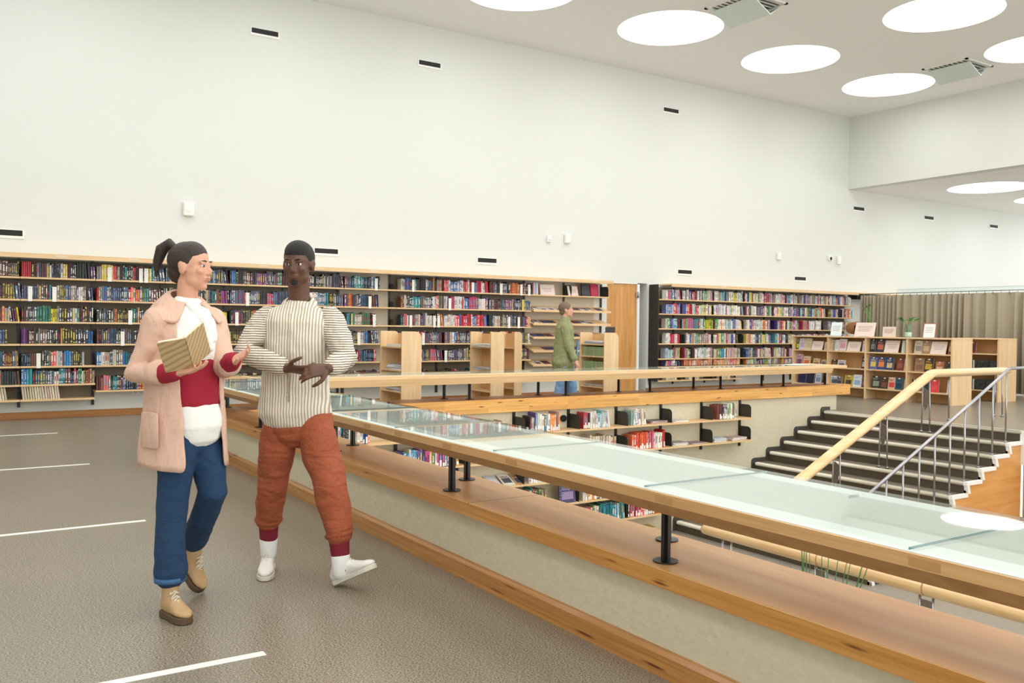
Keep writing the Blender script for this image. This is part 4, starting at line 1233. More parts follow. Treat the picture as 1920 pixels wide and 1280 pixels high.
for k in range(5):
    a = k*1.26
    b.tube([(.02*math.cos(a), .02*math.sin(a), .1), (.05*math.cos(a), .06*math.sin(a), .27), (.1*math.cos(a), .15*math.sin(a), .33)], .004, M['leaf'], 6)
    for q in range(5):
        aa = a+(q-2)*.5
        leafblade(b, (.08*math.cos(a), .12*math.sin(a), .31), (.12*math.cos(a)+.1*math.cos(aa), .17*math.sin(a)+.13*math.sin(aa), .30+.02*q), .05, M['leaf'])
b.build('foliage', t)
t = empty('stapler', 'small light papers lying at the right end of the far glass counter', 'papers', (11.75, 9.5, ZT+.012))
t.name = 'paper_sheets'
b = MB(); b.box(-.3, .2, -.12, .12, 0, .004, M['paper'], Matrix.Rotation(.2, 4, 'Z')); b.build('sheet', t)

# ------------------------------------------------------------ curtain
XC = 19.05
b = MB(); n = 1500; y0, y1 = 13.55, 6.6
vs = []; zt, zb = 2.17, .03
ph = 0; ys = []
for i in range(n+1):
    u = i/n; y = y0+(y1-y0)*u
    f = 62-30*min(1, u*3.0)+14*math.sin(u*23)+8*math.sin(u*57)
    ph += f*(y0-y1)/n
    A = .068+.035*math.sin(u*19.1+1)*math.sin(u*41)
    off = A*math.sin(ph)+.012*math.sin(ph*2.3+u*20)
    ys.append((y, off, ph))
for (y, off, p_) in ys:
    for z in (zt, 1.2, zb):
        k = 1.0 if z < zt else .75
        vs.append((XC+off*k, y+.01*math.sin(p_*.5), z))
fs = []
for i in range(n):
    for j in range(2):
        fs.append((i*3+j, (i+1)*3+j, (i+1)*3+j+1, i*3+j+1))
b.add(vs, fs, M['curtain'], smooth=True)
t = empty('curtain', 'long taupe pleated curtain hanging beyond the low bookcases', 'curtain', (0, 0, 0))
o = b.build('cloth', t); md = o.modifiers.new('thickness', 'SOLIDIFY'); md.thickness = .004
b = MB()
for k in range(40):
    y = y0-.1-k*.175; b.tube([(XC, y, 2.15), (XC, y, 2.22)], .008, M['chrome'], 6)
b.build('hooks', t)
t = empty('curtain_rail', 'thin steel curtain rail with a glass strip above', 'rail')
b = MB(); b.tube([(XC, y0+.15, 2.215), (XC, y1-.2, 2.215)], .009, M['chrome'], 8)
b.build('rod', t)
b = MB(); b.box(XC+.05, XC+.056, y1-.2, 12.6, 2.19, 2.30, M['glass_clear']); b.box(XC+.049, XC+.057, y1-.2, 12.6, 2.297, 2.302, M['glass_edge']); b.build('glass_strip', t)
t = empty('wall_shelf', 'wooden shelf edge with a dark block for the shaded recess behind the curtain top', 'shelf', (18.8, YW, 2.19))
b = MB(); b.box(.0, 2.2, -.25, -.001, 0.03, .06, M['birch_shelf']); b.box(.05, 1.2, -.24, -.001, -.1, .03, M['slot']); b.build('board', t)  # solid dark block under the board; its colour stands for the recess shade

# ------------------------------------------------------------ plant in the pit
t = empty('grass_plant', 'tall potted grass plant in the pit seen below the glass counter', 'plant', (4.6, 3.55, PZ))
b = MB(); b.tube([(0, 0, 0), (0, 0, .42), (0, 0, .45)], [.15, .19, .19], M['white'], 24); b.build('pot', t)
b = MB()
pr = random.Random(3)
for k in range(17):
    a = pr.uniform(0, 2*PI); s = pr.uniform(.06, .34); hh = pr.uniform(1.2, 1.85)
    r0 = pr.uniform(.0, .1)
    base = Vector((r0*math.cos(a), r0*math.sin(a), .42)); tip = Vector((s*math.cos(a), s*math.sin(a), hh))
    b.tube([base, base.lerp(tip, .5)+Vector((0, 0, .08)), tip], [.007, .006, .0015], M['leafdark'], 5)
b.build('blades', t)
# ============================================================ PEOPLE
# figure frame: x = to the right as the camera sees it, y = away from the camera, z = up
def loft(b, st, mat, seg=16, hint=(0, 1, 0), cap=True):
    """st: (x,y,z, r) or (x,y,z, ra, rb) or (x,y,z,ra,rb,yaw): rings; ra along the side axis, rb along hint axis"""
    P_ = [Vector(s[:3]) for s in st]; n = len(P_)
    rings = []
    for i, s in enumerate(st):
        t = P_[min(i+1, n-1)]-P_[max(i-1, 0)]
        t.normalize()
        ra = s[3]; rb = s[4] if len(s) > 4 else s[3]
        yaw = s[5] if len(s) > 5 else 0
        h = Vector(hint)
        if len(s) > 5: h = Vector((-math.sin(yaw), math.cos(yaw), 0))
        if abs(t.dot(h)) > .95: h = Vector((1, 0, 0))
        a = h.cross(t).normalized(); c = t.cross(a)
        rings.append((P_[i], a, c, ra, rb, t))
    if cap:
        for end in (0, -1):
            p, a, c, ra, rb, t = rings[end]
            sgn = -1 if end == 0 else 1
            r = min(ra, rb)
            ex = [(p+t*sgn*r*.45, a, c, ra*.86, rb*.86, t), (p+t*sgn*r*.8, a, c, ra*.5, rb*.5, t), (p+t*sgn*r*.92, a, c, ra*.12, rb*.12, t)]
            if end == 0: rings = ex[::-1]+rings
            else: rings = rings+ex
    vs = []; n = len(rings)
    for p, a, c, ra, rb, t in rings:
        for k in range(seg):
            th = 2*PI*k/seg
            vs.append(p+a*math.cos(th)*ra+c*math.sin(th)*rb)
    fs = [(i*seg+k, i*seg+(k+1) % seg, (i+1)*seg+(k+1) % seg, (i+1)*seg+k) for i in range(n-1) for k in range(seg)]
    b.add(vs, fs, mat, smooth=True)
    k0 = len(b.v)-len(vs); mi = b.mi(mat)
    b.f.append([k0+k for k in range(seg-1, -1, -1)]); b.f.append([k0+(n-1)*seg+k for k in range(seg)])
    for _ in range(2): b.m.append(mi); b.c.append(None); b.c2.append(None); b.sm.append(True)
def fuse(o, vox=.006, smooth=4, wrinkle=0.0, wscale=.08, shrink=None):
    md = o.modifiers.new('fuse', 'REMESH'); md.mode = 'VOXEL'; md.voxel_size = vox; md.use_smooth_shade = True
    if smooth:
        md = o.modifiers.new('smooth', 'SMOOTH'); md.iterations = smooth; md.factor = .5
    if wrinkle:
        tx = bpy.data.textures.new('folds', 'CLOUDS'); tx.noise_scale = wscale; tx.noise_depth = 2
        md = o.modifiers.new('folds', 'DISPLACE'); md.texture = tx; md.strength = wrinkle; md.mid_level = .3
    return o
def head_mb(b, c, yaw, tilt, mat, s=1.0, roll=0.0):
    """head centred at c (Vector), facing yaw: 0 = towards the camera (-y); returns the head matrix (local: x right, y forward, z up)"""
    Rz = Matrix.Rotation(yaw, 3, 'Z') @ Matrix.Rotation(PI, 3, 'Z')
    Rh = Rz @ Matrix.Rotation(roll, 3, 'Y') @ Matrix.Rotation(tilt, 3, 'X')
    def E(p, r, m=mat): b.ell(Vector(c)+Rh @ (Vector(p)*s), tuple(q*s for q in r), m, Rh, 18, 12)
    E((0, -.012, .028), (.074, .094, .090))
    E((0, .022, -.022), (.062, .068, .078))
    E((0, .03, -.062), (.050, .052, .046))
    E((0, .056, -.092), (.024, .026, .020))
    E((.042, .022, -.06), (.018, .034, .03)); E((-.042, .022, -.06), (.018, .034, .03))
    E((0, .088, .004), (.008, .010, .022)); E((0, .098, -.018), (.0095, .014, .014)); E((0, .094, -.030), (.016, .011, .009))
    E((0, .083, -.052), (.024, .011, .006)); E((0, .082, -.062), (.021, .011, .0065))
    E((.03, .075, .024), (.022, .012, .008)); E((-.03, .075, .024), (.022, .012, .008))
    for sx in (1, -1): E((.030*sx, .0785, .0145), (.0155, .009, .0055)); E((.030*sx, .076, -.0035), (.0145, .008, .0045))
    E((.034, .066, -.02), (.022, .018, .018)); E((-.034, .066, -.02), (.022, .018, .018))
    for sx in (1, -1):
        E((.074*sx, -.006, -.008), (.009, .020, .032)); E((.079*sx, -.014, .006), (.006, .014, .02))
    return Vector(c), Rh
def face_parts(par, c, Rh, s, eye, brow, lip, eyecol=(70, 45, 30)):
    for sx in (1, -1):
        b = MB()
        b.ell(c+Rh @ (Vector((.030*sx, .0755, .006))*s), (.0125*s, .0095*s, .0080*s), eye['white'], Rh, 14, 10)
        b.ell(c+Rh @ (Vector((.0305*sx, .0832, .006))*s), (.0064*s, .0028*s, .0064*s), eye['iris'], Rh, 12, 8)
        b.build('eye', par)
        b = MB(); loft(b, [tuple(c+Rh @ (Vector(p)*s))+(r*s,) for p, r in (((.015*sx, .0875, .0285), .0028), ((.03*sx, .0860, .0315), .0034), ((.046*sx, .0755, .0265), .002))], brow, 8)
        b.build('eyebrow', par)
    b = MB(); b.ell(c+Rh @ (Vector((0, .0885, -.0525))*s), (.019*s, .0065*s, .0035*s), lip, Rh); b.ell(c+Rh @ (Vector((0, .0875, -.0605))*s), (.017*s, .0065*s, .0045*s), lip, Rh)
    b.build('lips', par)
def hand_mb(b, w, d, n, mat, s=1.0, side=1, curl=(.5, .55, .6, .7), thumb=.6, spread=.06):
    """w wrist; d direction wrist->knuckles; n palm normal (out of the palm); side +1: thumb on d x n side"""
    w = Vector(w); d = Vector(d).normalized(); n = Vector(n); n = (n-d*n.dot(d)).normalized(); sd = d.cross(n)*side
    loft(b, [tuple(w-d*.015)+(.024*s, .019*s), tuple(w+d*.03*s)+(.034*s, .015*s), tuple(w+d*.075*s)+(.041*s, .013*s), tuple(w+d*.088*s)+(.038*s, .011*s)], mat, 14, hint=tuple(n))
    L = (.074, .083, .077, .060)
    for k in range(4):
        off = (.030-.020*k)
        p = w+d*(.085-.004*abs(k-1))*s+sd*off*s
        dirn = (d+sd*(spread*(1.3-k))).normalized(); c = curl[k]; ang = c*.45
        r = (.0088, .0092, .0088, .0078)[k]*s; ll = L[k]*s; pts = [tuple(p-dirn*.012)+(r*1.05,), tuple(p)+(r*1.08,)]
        cur = p; a = ang
        for q, (fr, rr) in enumerate(((.46, 1.0), (.30, .93), (.24, .82))):
            dv = (dirn*math.cos(a)+n*math.sin(a))
            cur = cur+dv*ll*fr; pts.append(tuple(cur)+(r*rr,)); a += c*(.95, .8, .5)[q]
        loft(b, pts, mat, 10, hint=tuple(n))
    p = w+d*.022*s+sd*.026*s
    t1 = p+(sd*.8+d*.55+n*.35*thumb).normalized()*.036*s
    t2 = t1+(sd*.35+d*.85+n*.6*thumb).normalized()*.032*s
    t3 = t2+(sd*.1+d*.9+n*.9*thumb).normalized()*.024*s
    loft(b, [tuple(p)+(.015*s,), tuple(t1)+(.0115*s,), tuple(t2)+(.0105*s,), tuple(t3)+(.0085*s,)], mat, 10, hint=tuple(n))

def skin(name, c, r=.5):
    m, nt, b_ = new_mat(name)
    b_.inputs['Base Color'].default_value = c; b_.inputs['Roughness'].default_value = r
    b_.inputs['Subsurface Weight'].default_value = .06
    b_.inputs['Subsurface Radius'].default_value = (.02, .008, .004)
    return m
def striped(name, ca, cb, axis, per, rough=.85):
    m, nt, b_ = new_mat(name)
    tc = nt.nodes.new('ShaderNodeTexCoord')
    w = nt.nodes.new('ShaderNodeTexWave'); w.wave_type = 'BANDS'; w.bands_direction = axis
    w.inputs['Scale'].default_value = per; w.inputs['Distortion'].default_value = 1.6; w.inputs['Detail'].default_value = 1; w.inputs['Detail Scale'].default_value = .6
    nt.links.new(tc.outputs['Object'], w.inputs['Vector'])
    r = nt.nodes.new('ShaderNodeValToRGB'); r.color_ramp.elements[0].color = ca; r.color_ramp.elements[1].color = cb
    r.color_ramp.elements[0].position = .22; r.color_ramp.elements[1].position = .5
    nt.links.new(w.outputs['Fac'], r.inputs['Fac']); nt.links.new(r.outputs['Color'], b_.inputs['Base Color'])
    b_.inputs['Roughness'].default_value = rough
    return m
SK1 = skin('skin_deep_brown', srgb(92, 60, 44), .42)
SK2 = skin('skin_fair', srgb(212, 160, 134), .5)
HB = plain('hair_black', srgb(24, 20, 19), .6, bump=.8, bscale=220)
HD = plain('hair_dark_brown', srgb(48, 36, 30), .5, bump=.5, bscale=160)
HG = plain('hair_grey_brown', srgb(120, 98, 82), .6, bump=.5, bscale=160)
EYE1 = {'white': plain('eye_white', srgb(225, 220, 214), .25), 'iris': plain('iris_brown', srgb(40, 26, 18), .2)}
LIP1 = plain('lips_brown', srgb(110, 62, 52), .45); LIP2 = plain('lips_rose', srgb(196, 104, 98), .45)
RUST = plain('rust_cotton', srgb(158, 82, 52), .85, bump=.4, bscale=70, var=.10)
RUSTC = plain('rust_cotton_cuff', srgb(152, 76, 44), .85, bump=.4, bscale=70)
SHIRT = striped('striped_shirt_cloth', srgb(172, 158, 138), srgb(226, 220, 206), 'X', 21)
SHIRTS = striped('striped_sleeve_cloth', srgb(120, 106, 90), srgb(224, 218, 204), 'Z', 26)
BURG = plain('burgundy_sock', srgb(122, 26, 44), .9, bump=.3, bscale=200)
SNK = plain('white_leather', srgb(232, 230, 226), .5, bump=.1, bscale=60)
SOLE = plain('off_white_rubber', srgb(214, 208, 192), .6)
LACE = plain('cream_laces', srgb(226, 220, 204), .8)
COAT = plain('dusty_pink_wool', srgb(216, 180, 160), .95, bump=.25, bscale=180, var=.03)
DEN = plain('dark_blue_denim', srgb(26, 58, 92), .9, bump=.4, bscale=240, var=.14)
DENH = plain('denim_hem', srgb(60, 100, 142), .9)
WHT = plain('white_cotton', srgb(234, 236, 232), .9, bump=.3, bscale=60)
RED = plain('red_knit', srgb(158, 26, 50), .9, bump=.4, bscale=260)
TAN = plain('tan_nubuck', srgb(190, 158, 116), .85, bump=.2, bscale=150, var=.05)
BRS = plain('brown_lug_sole', srgb(92, 72, 52), .7)
OLIVE = plain('olive_green_cotton', srgb(142, 146, 104), .9, bump=.3, bscale=90, var=.06)
LDEN = plain('light_blue_denim', srgb(128, 164, 204), .9, bump=.3, bscale=120, var=.12)

def addfold(m, scale, strength=.6, dist=.02, rot=.5):
    nt = m.node_tree; b_ = nt.nodes['Principled BSDF']
    tc = nt.nodes.new('ShaderNodeTexCoord'); mp = nt.nodes.new('ShaderNodeMapping')
    mp.inputs['Scale'].default_value = scale; mp.inputs['Rotation'].default_value = (0, rot, 0)
    n = nt.nodes.new('ShaderNodeTexNoise'); n.inputs['Scale'].default_value = 1; n.inputs['Detail'].default_value = 2; n.inputs['Distortion'].default_value = 1.2
    nt.links.new(tc.outputs['Object'], mp.inputs['Vector']); nt.links.new(mp.outputs['Vector'], n.inputs['Vector'])
    bp = nt.nodes.new('ShaderNodeBump'); bp.inputs['Strength'].default_value = strength; bp.inputs['Distance'].default_value = dist
    nt.links.new(n.outputs['Fac'], bp.inputs['Height'])
    if b_.inputs['Normal'].links: nt.links.new(b_.inputs['Normal'].links[0].from_socket, bp.inputs['Normal'])
    nt.links.new(bp.outputs['Normal'], b_.inputs['Normal'])
addfold(RUST, (6, 6, 15), .6, .03, .5)
addfold(DEN, (7, 7, 14), .45, .025, -.4)
addfold(COAT, (12, 12, 5), .5, .025, .2)
addfold(SHIRT, (11, 11, 5), .5, .03, -.3)
addfold(SHIRTS, (14, 14, 9), .7, .025, .3)
addfold(OLIVE, (12, 12, 6), .6, .03, .2)
addfold(LDEN, (9, 9, 16), .6, .025, .3)
def sheet_wrap(rings, t0s, mat, name, par, thick=.008, n=30):
    """open garment: rings (centre, ra(side), rb(front), yaw), left open by +-t0 around the facing direction"""
    b = MB(); vs = []
    for (c, ra, rb, yaw, zoff), t0 in zip(rings, t0s):
        f = Vector((math.sin(yaw), -math.cos(yaw), 0)); s_ = Vector((math.cos(yaw), math.sin(yaw), 0))
        for k in range(n+1):
            t = t0+(2*PI-2*t0)*k/n
            vs.append(Vector(c)+f*math.cos(t)*rb+s_*math.sin(t)*ra+Vector((0, 0, zoff*math.cos(t))))
    m = len(rings)
    fs = [(i*(n+1)+k, i*(n+1)+k+1, (i+1)*(n+1)+k+1, (i+1)*(n+1)+k) for i in range(m-1) for k in range(n)]
    b.add(vs, fs, mat, smooth=True)
    o = b.build(name, par)
    md = o.modifiers.new('sub', 'SUBSURF'); md.levels = 2; md.render_levels = 2
    md = o.modifiers.new('thick', 'SOLIDIFY'); md.thickness = thick; md.offset = 1
    tx = bpy.data.textures.new('folds', 'CLOUDS'); tx.noise_scale = .16
    md = o.modifiers.new('folds', 'DISPLACE'); md.texture = tx; md.strength = .022; md.mid_level = .5
    return o
def sneaker(par, heel, toe, mat, sole, lift=0.0, tongue=True, name='sneaker', boot=False, shaft=None, width=.046):
    """heel, toe: points on the sole underside"""
    h = Vector(heel); t = Vector(toe); d = (t-h); L = d.length; d.normalize()
    sd = d.cross(Vector((0, 0, 1))).normalized(); up = sd.cross(d)
    MX = Matrix((d, -sd, up)).transposed().to_4x4(); MX.translation = h
    def W(x, y, z): return MX @ Vector((x*L, y, z))
    b = MB(); prof = []
    W_ = width
    st = [(-.02, .6), (.02, .78), (.15, .82), (.35, .80), (.55, .92), (.72, 1.0), (.86, .88), (.96, .6), (1.0, .28)]
    pts = [(x, w*W_) for x, w in st]; sh = .030 if boot else .024
    poly = [(x*L, w) for x, w in pts]+[(x*L, -w) for x, w in reversed(pts)]
    n = len(poly); vs = [MX @ Vector((x, y, 0)) for x, y in poly]+[MX @ Vector((x, y, sh)) for x, y in poly]
    b.add(vs, [tuple(range(n-1, -1, -1)), tuple(range(n, 2*n))]+[(j, (j+1) % n, n+(j+1) % n, n+j) for j in range(n)], sole)
    o = b.build('sole', par); bevel(o, .004)
    b = MB()
    hs = [(.02, .05, .62), (.10, .075, .78), (.25, .082, .78), (.42, .072, .78), (.58, .052, .86), (.74, .036, .92), (.88, .030, .78), (.96, .022, .5)]
    loft(b, [tuple(W(x, 0, sh+z*.42))+(w*W_, z*.62) for x, z, w in hs], mat, 16, hint=tuple(up))
    ank = W(.22, 0, sh+.06)
    top = Vector(shaft) if shaft is not None else ank+Vector((0, 0, .05))
    loft(b, [tuple(W(.2, 0, sh+.03))+(.036, .046), tuple(ank.lerp(top, .5))+(.037, .042), tuple(top)+(.040, .043)], mat, 16, hint=tuple(d))
    fuse(b.build('upper', par), .005, 3)
    b = MB()
    for k in range(5):
        x = .32+.075*k; z = sh+.112-.018*k
        b.tube([W(x, -.022, z-.012), W(x+.02, 0, z+.002), W(x, .022, z-.012)], .0032, LACE, 6)
        b.tube([W(x, .022, z-.012), W(x+.05, 0, z-.004), W(x+.07, -.022, z-.026)], .0028, LACE, 6)
    b.build('laces', par)

# ---------------------------------------------------------------- the man
man = empty('person', 'man in a striped shirt and rust trousers striding towards the camera in white sneakers', 'person', (1.594, 4.476, 0), rz=-YAW)
b = MB()
hc = Vector((-.002, -.02, 1.652))
c_, R_ = head_mb(b, hc, -.10, -.10, SK1, 1.0)
loft(b, [(-.005, .01, 1.44, .058, .056), (-.004, .0, 1.50, .055, .055), (-.002, -.008, 1.56, .056, .056)], SK1)
loft(b, [(-.02, .0, .86, .14, .10), (-.02, .0, .98, .135, .095), (-.014, 0, 1.1, .125, .09), (-.01, 0, 1.25, .145, .10), (-.008, .0, 1.34, .14, .095), (-.006, .005, 1.41, .09, .06)], SK1)
sA, eA, wA = (-.168, .01, 1.375), (-.262, -.10, 1.195), (.0, -.235, 1.125)
sB, eB, wB = (.158, .01, 1.380), (.262, -.10, 1.165), (.215, -.28, 1.13)
loft(b, [sA+(.044,), tuple(Vector(sA).lerp(Vector(eA), .5))+(.045,), eA+(.039,), tuple(Vector(eA).lerp(Vector(wA), .4))+(.037,), wA+(.026,)], SK1)
loft(b, [sB+(.044,), tuple(Vector(sB).lerp(Vector(eB), .5))+(.045,), eB+(.039,), tuple(Vector(eB).lerp(Vector(wB), .4))+(.037,), wB+(.026,)], SK1)
hand_mb(b, wA, (.95, -.28, -.10), (.15, .55, .8), SK1, 1.0, 1, curl=(.35, .4, .5, .6))
hand_mb(b, wB, (-.75, -.25, -.12), (.1, .75, -.4), SK1, 1.0, 1, curl=(.5, .6, .7, .8))
for (hp, kn, an) in (((-.09, .02, .86), (-.150, .07, .475), (-.199, .17, .11)), ((.075, 0, .86), (.185, -.09, .50), (.246, -.12, .13))):
    loft(b, [hp+(.078, .08), tuple(Vector(hp).lerp(Vector(kn), .5))+(.062, .066), kn+(.046, .048), tuple(Vector(kn).lerp(Vector(an), .4))+(.036, .038), an+(.026, .028)], SK1)
loft(b, [(-.199, .17, .08, .026, .028), (-.185, .08, .05, .024, .016)], SK1)
loft(b, [(.252, -.12, .10, .024, .026), (.33, -.155, .105, .022, .014)], SK1)
fuse(b.build('body', man), .0052, 3)
face_parts(man, c_, R_, 1.0, EYE1, HB, LIP1)
b = MB()
b.ell(c_+R_ @ Vector((0, -.020, .038)), (.0785, .094, .088), HB, R_, 24, 16)
b.ell(c_+R_ @ Vector((0, -.005, .062)), (.070, .084, .066), HB, R_, 24, 16)
fuse(b.build('hair', man), .005, 2)
b = MB(); b.ell(c_+R_ @ Vector((0, .067, -.088)), (.021, .019, .017), HB, R_); b.build('beard', man)
# shirt
b = MB()
loft(b, [(-.018, .0, .885, .188, .135), (-.02, .0, .95, .182, .13), (-.016, 0, 1.08, .172, .122), (-.012, 0, 1.24, .178, .125), (-.008, .0, 1.35, .185, .118), (-.006, .005, 1.40, .165, .092), (-.005, .005, 1.43, .11, .074), (-.005, .008, 1.448, .058, .054)], SHIRT, 28)
fuse(b.build('shirt', man), .007, 4, .024, .13)
for (s_, e_, w_, nm) in ((sA, eA, wA, 'A'), (sB, eB, wB, 'B')):
    b = MB(); s_, e_, w_ = Vector(s_), Vector(e_), Vector(w_)
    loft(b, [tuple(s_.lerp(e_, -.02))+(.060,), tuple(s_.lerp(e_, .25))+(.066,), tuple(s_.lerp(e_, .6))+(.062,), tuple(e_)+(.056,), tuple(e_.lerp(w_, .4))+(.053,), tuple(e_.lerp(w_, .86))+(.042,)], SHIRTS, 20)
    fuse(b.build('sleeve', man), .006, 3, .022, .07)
    b = MB(); loft(b, [tuple(e_.lerp(w_, .84))+(.0435,), tuple(e_.lerp(w_, .93))+(.041,)], SHIRTS, 20, cap=False); o = b.build('cuff', man)
rg = []; t0 = []
for z, ra, rb, t in ((1.468, .060, .060, .22), (1.480, .068, .068, .24), (1.462, .086, .080, .36), (1.432, .104, .092, .50)):
    rg.append(((-.005, .006, z), ra, rb, -.05, -.030)); t0.append(t)
sheet_wrap(rg, t0, SHIRT, 'collar', man, thick=.004)
b = MB()
for k in range(6):
    b.ell((-.012-.002*k, -.118-.004*k+.03*(k == 0), 1.36-.075*k), (.006, .003, .006), LACE)
    b.build('button', man) if False else None
b.tube([(-.010, -.098, 1.40), (-.014, -.128, 1.3), (-.016, -.131, 1.15), (-.018, -.137, .95)], [(.013, .003)]*4, SHIRT, 8)
b.build('placket', man)
# trousers
b = MB()
loft(b, [(-.015, .0, .93, .145, .100), (-.012, .0, .86, .160, .112), (-.008, 0, .80, .152, .108)], RUST, 24)
loft(b, [(-.088, .015, .86, .094, .105), (-.115, .03, .68, .088, .094), (-.152, .065, .49, .074, .08), (-.18, .115, .37, .068, .074), (-.194, .142, .285, .062, .066)], RUST, 20)
loft(b, [(.074, .0, .86, .094, .105), (.128, -.045, .68, .09, .096), (.186, -.09, .51, .078, .084), (.218, -.105, .38, .074, .078), (.240, -.115, .272, .066, .070)], RUST, 20)
fuse(b.build('trousers', man), .007, 5, .030, .13)
for (p, q) in (((-.195, .147, .262), (-.190, .134, .315)), ((.243, -.117, .248), (.232, -.112, .30))):
    b = MB(); loft(b, [p+(.082, .086), q+(.080, .084)], RUSTC, 20, cap=False); o = b.build('trouser_cuff', man)
    md = o.modifiers.new('t', 'SOLIDIFY'); md.thickness = .008; md = o.modifiers.new('s', 'SUBSURF'); md.levels = 1; md.render_levels = 1
for (p, q) in (((-.197, .160, .17), (-.191, .138, .30)), ((.248, -.121, .155), (.236, -.115, .28))):
    b = MB(); loft(b, [p+(.046, .049), q+(.055, .057)], BURG, 18); b.build('sock', man)
    b = MB(); loft(b, [tuple(Vector(p)+Vector((0, 0, -.075)))+(.041, .045), tuple(Vector(p)+Vector((0, 0, .01)))+(.048, .052)], WHT, 18); b.build('ankle_sock', man)
sneaker(man, (-.215, .235, .002), (-.165, -.035, .002), SNK, SOLE, shaft=(-.201, .165, .175))
sneaker(man, (.226, -.085, .006), (.44, -.20, .125), SNK, SOLE, shaft=(.250, -.122, .165))

# ---------------------------------------------------------------- the woman
wom = empty('person', 'woman in a long dusty pink coat and blue jeans walking right while holding a book', 'person', (.991, 4.309, 0), rz=-YAW)
FY = .95     # facing yaw of the body: turned to the right
b = MB()
hc = Vector((.022, -.0, 1.605))
c_, R_ = head_mb(b, hc, 1.35, -.02, SK2, .96)
loft(b, [(-.006, .01, 1.41, .05, .05), (-.002, .004, 1.47, .047, .048), (.008, 0, 1.54, .05, .052)], SK2)
loft(b, [(.005, 0, .88, .115, .14, FY-PI/2), (.008, 0, 1.0, .095, .115, FY-PI/2), (.006, 0, 1.12, .09, .11, FY-PI/2), (.0, 0, 1.26, .10, .13, FY-PI/2), (-.002, .0, 1.35, .09, .13, FY-PI/2), (-.004, .004, 1.41, .06, .08, FY-PI/2)], SK2)
sA, eA, wA = (-.085, -.115, 1.345), (-.168, -.14, 1.115), (.06, -.26, 1.125)
sB, eB, wB = (.075, .115, 1.345), (.165, .03, 1.135), (.262, -.13, 1.180)
for (s_, e_, w_) in ((sA, eA, wA), (sB, eB, wB)):
    loft(b, [s_+(.044,), tuple(Vector(s_).lerp(Vector(e_), .5))+(.038,), e_+(.034,), tuple(Vector(e_).lerp(Vector(w_), .4))+(.033,), w_+(.022,)], SK2)
hand_mb(b, wA, (.95, -.25, .16), (.05, -.2, .95), SK2, .9, -1, curl=(.35, .4, .45, .5), thumb=.8)
hand_mb(b, wB, (.75, -.4, .35), (-.3, -.5, .6), SK2, .9, 1, curl=(.4, .5, .6, .7))
for (hp, kn, an) in (((-.01, -.075, .88), (-.022, -.10, .53), (-.016, -.13, .13)), ((.03, .07, .88), (.125, .0, .55), (-.06, .25, .24))):
    loft(b, [hp+(.075, .075), tuple(Vector(hp).lerp(Vector(kn), .5))+(.06, .06), kn+(.046, .046), tuple(Vector(kn).lerp(Vector(an), .4))+(.042, .042), an+(.028, .028)], SK2)
loft(b, [(-.014, -.135, .09, .026, .028), (.03, -.172, .055, .022, .014)], SK2)
loft(b, [(-.072, .258, .17, .024, .026), (-.06, .25, .12, .02, .014)], SK2)
fuse(b.build('body', wom), .0052, 3)
face_parts(wom, c_, R_, .96, EYE1, HD, LIP2)
b = MB(); s = .96
b.ell(c_+R_ @ (Vector((0, -.028, .036))*s), (.082*s, .098*s, .090*s), HD, R_, 24, 16)
b.ell(c_+R_ @ (Vector((0, -.07, -.02))*s), (.062*s, .052*s, .062*s), HD, R_, 24, 16)
b.ell(c_+R_ @ (Vector((0, -.004, .058))*s), (.073*s, .076*s, .070*s), HD, R_, 24, 12)
fuse(b.build('hair', wom), .005, 2)
b = MB()
pt = [c_+R_ @ (Vector(p)*s) for p in ((0, -.085, .085), (0, -.125, .115), (.004, -.165, .085), (.008, -.185, .02), (.01, -.19, -.05))]
loft(b, [tuple(pt[0])+(.016,), tuple(pt[1])+(.026,), tuple(pt[2])+(.030,), tuple(pt[3])+(.022,), tuple(pt[4])+(.006,)], HD, 14)
fuse(b.build('ponytail', wom), .005, 2)
# sweater, blouse, scarf
b = MB()
loft(b, [(.008, 0, .975, .135, .154, FY-PI/2), (.008, 0, 1.08, .125, .147, FY-PI/2), (.006, 0, 1.16, .122, .148, FY-PI/2), (.005, 0, 1.19, .110, .138, FY-PI/2)], RED, 26)
fuse(b.build('sweater', wom), .007, 3, .008, .08)
b = MB()
loft(b, [(.012, 0, .865, .150, .168, FY-PI/2), (.010, 0, .93, .143, .162, FY-PI/2), (.008, 0, .995, .118, .138, FY-PI/2)], WHT, 26)
fuse(b.build('blouse', wom), .007, 4, .008, .10)
b = MB()
loft(b, [(.005, 0, 1.15, .117, .144, FY-PI/2), (.004, 0, 1.27, .120, .150, FY-PI/2), (-.001, .0, 1.36, .105, .143, FY-PI/2), (-.004, .004, 1.42, .062, .078, FY-PI/2)], WHT, 26)
fuse(b.build('blouse_top', wom), .007, 3, .012, .07)
b = MB()
loft(b, [(-.045, .02, 1.445, .016), (.005, -.045, 1.44, .020, .014), (.052, -.060, 1.41, .024, .012), (.085, -.055, 1.35, .030, .012), (.108, -.055, 1.28, .034, .012), (.118, -.058, 1.22, .026, .010)], WHT, 16)
loft(b, [(-.03, .05, 1.445, .016), (.035, .035, 1.44, .020, .014), (.075, .010, 1.40, .024, .012), (.10, -.005, 1.33, .030, .012), (.115, -.012, 1.26, .030, .012)], WHT, 16)
fuse(b.build('scarf', wom), .005, 3, .012, .05)
